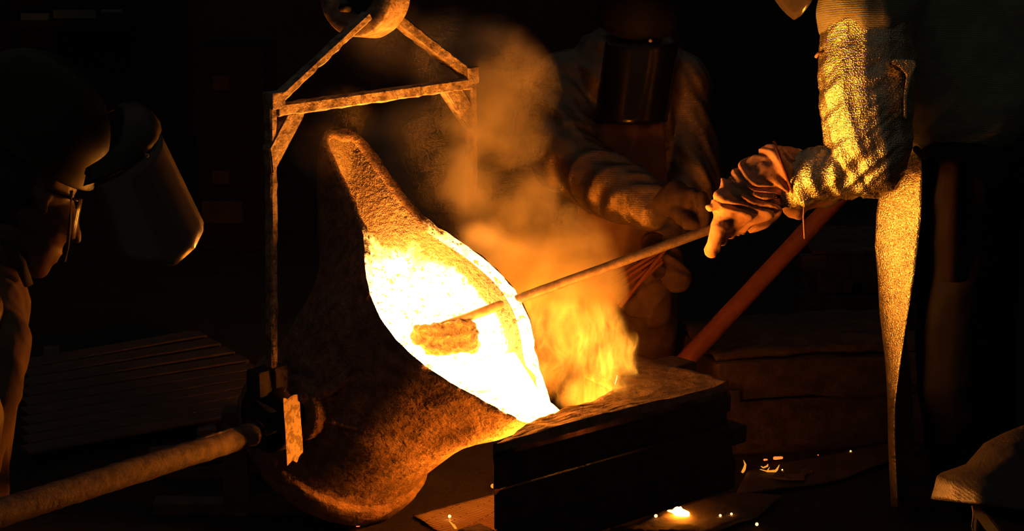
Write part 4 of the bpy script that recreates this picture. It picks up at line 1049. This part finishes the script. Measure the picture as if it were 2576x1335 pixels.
def warp(t, pos, scale, amt):
    nz = t.node('ShaderNodeTexNoise', Scale=scale, Detail=2.0); t.l(pos, nz.inputs['Vector'])
    sb_ = t.n.new('ShaderNodeVectorMath'); sb_.operation = 'SUBTRACT'; t.l(nz.outputs['Color'], sb_.inputs[0]); sb_.inputs[1].default_value = (.5, .5, .5)
    sc_ = t.n.new('ShaderNodeVectorMath'); sc_.operation = 'SCALE'; t.l(sb_.outputs[0], sc_.inputs[0]); sc_.inputs['Scale'].default_value = amt
    ad_ = t.n.new('ShaderNodeVectorMath'); t.l(pos, ad_.inputs[0]); t.l(sc_.outputs[0], ad_.inputs[1])
    return ad_.outputs[0]
# smoke
sballs = [(at(1200, 640, 4.82), .21, 1.1), (at(1110, 490, 4.90), .25, 1.0), (at(1060, 380, 4.92), .20, .6), (at(1190, 330, 4.98), .24, .9), (at(1240, 200, 5.02), .19, .9), (at(1110, 170, 5.0), .17, .35), (at(980, 110, 5.0), .15, .22),
          (at(1280, 560, 4.9), .20, 1.), (at(1400, 640, 4.85), .17, .9), (at(1470, 730, 4.78), .13, .8), (at(1330, 680, 4.80), .15, .8), (at(1180, 570, 4.84), .16, .9), (at(805, 400, 4.60), .11, .10), (at(860, 300, 4.75), .11, .10)]
t = NT('smoke_volume'); t.n.remove(t.b); pos = t.pos()
w_ = warp(t, pos, 6.0, .16)
fld = field(t, w_, sballs)
nz = t.noise(7.0, 5, .62, w_)
den = t.math('MULTIPLY', t.math('MULTIPLY', t.math('SUBTRACT', nz, .31), 3.6, clamp=True), fld)
vs = t.n.new('ShaderNodeVolumePrincipled')
vs.inputs['Color'].default_value = (.95, .88, .72, 1); vs.inputs['Anisotropy'].default_value = .15
t.l(t.math('MULTIPLY', den, 30.0), vs.inputs['Density']); t.l(vs.outputs[0], t.out.inputs['Volume'])
M['smoke'] = t.m
sm_o = vol_domain('smoke', hullpts(sballs), 'orange-lit smoke billowing up from the ladle in front of the back worker', 'smoke')
sm_o.data.materials.append(M['smoke'])
# one spark streak in the flames
solo('spark', tube_mesh('spark', [at(1552, 944, 4.34), at(1551, 953, 4.34), at(1547, 966, 4.34)], [.0008, .0011, .0006], 6), M['ember'], 'thin bright spark streak in front of the yellow flames', 'spark')
# flames
fballs = [(at(1480, 990, 4.38), .085, 1.0), (at(1545, 1000, 4.42), .065, 1.6), (at(1535, 910, 4.42), .085, 1.3), (at(1562, 870, 4.42), .06, 1.3), (at(1460, 860, 4.42), .12, .7), (at(1400, 830, 4.50), .10, .5), (at(1380, 930, 4.40), .08, .6), (at(1345, 780, 4.70), .09, .32), (at(1420, 750, 4.72), .09, .3), (at(1520, 830, 4.42), .08, 1.0), (at(1575, 920, 4.42), .05, .9)]
t = NT('flame_volume'); t.n.remove(t.b); pos = t.pos()
w_ = warp(t, pos, 9.0, .09)
fld = field(t, w_, fballs)
mp = t.n.new('ShaderNodeMapping'); mp.inputs['Scale'].default_value = (1.0, 1.0, .28); mp.inputs['Rotation'].default_value = (0, math.radians(-14), 0); t.l(w_, mp.inputs['Vector'])
nz = t.noise(30, 4, .6, mp.outputs[0], 1.2)
e_ = t.math('MULTIPLY', t.math('POWER', t.math('MULTIPLY', t.math('SUBTRACT', nz, .30), 2.6, clamp=True), 2.6), fld)
vs = t.n.new('ShaderNodeVolumePrincipled'); vs.inputs['Color'].default_value = (.6, .4, .2, 1)
t.l(t.math('MULTIPLY', fld, 1.5), vs.inputs['Density'])
vs.inputs['Emission Color'].default_value = (1, .38, .03, 1); t.l(t.math('MULTIPLY', e_, 60.0), vs.inputs['Emission Strength'])
t.l(vs.outputs[0], t.out.inputs['Volume']); M['flames'] = t.m
fo = vol_domain('flames', hullpts(fballs), 'yellow flames licking up from the pouring basin between ladle and mould', 'flames')
fo.data.materials.append(M['flames'])
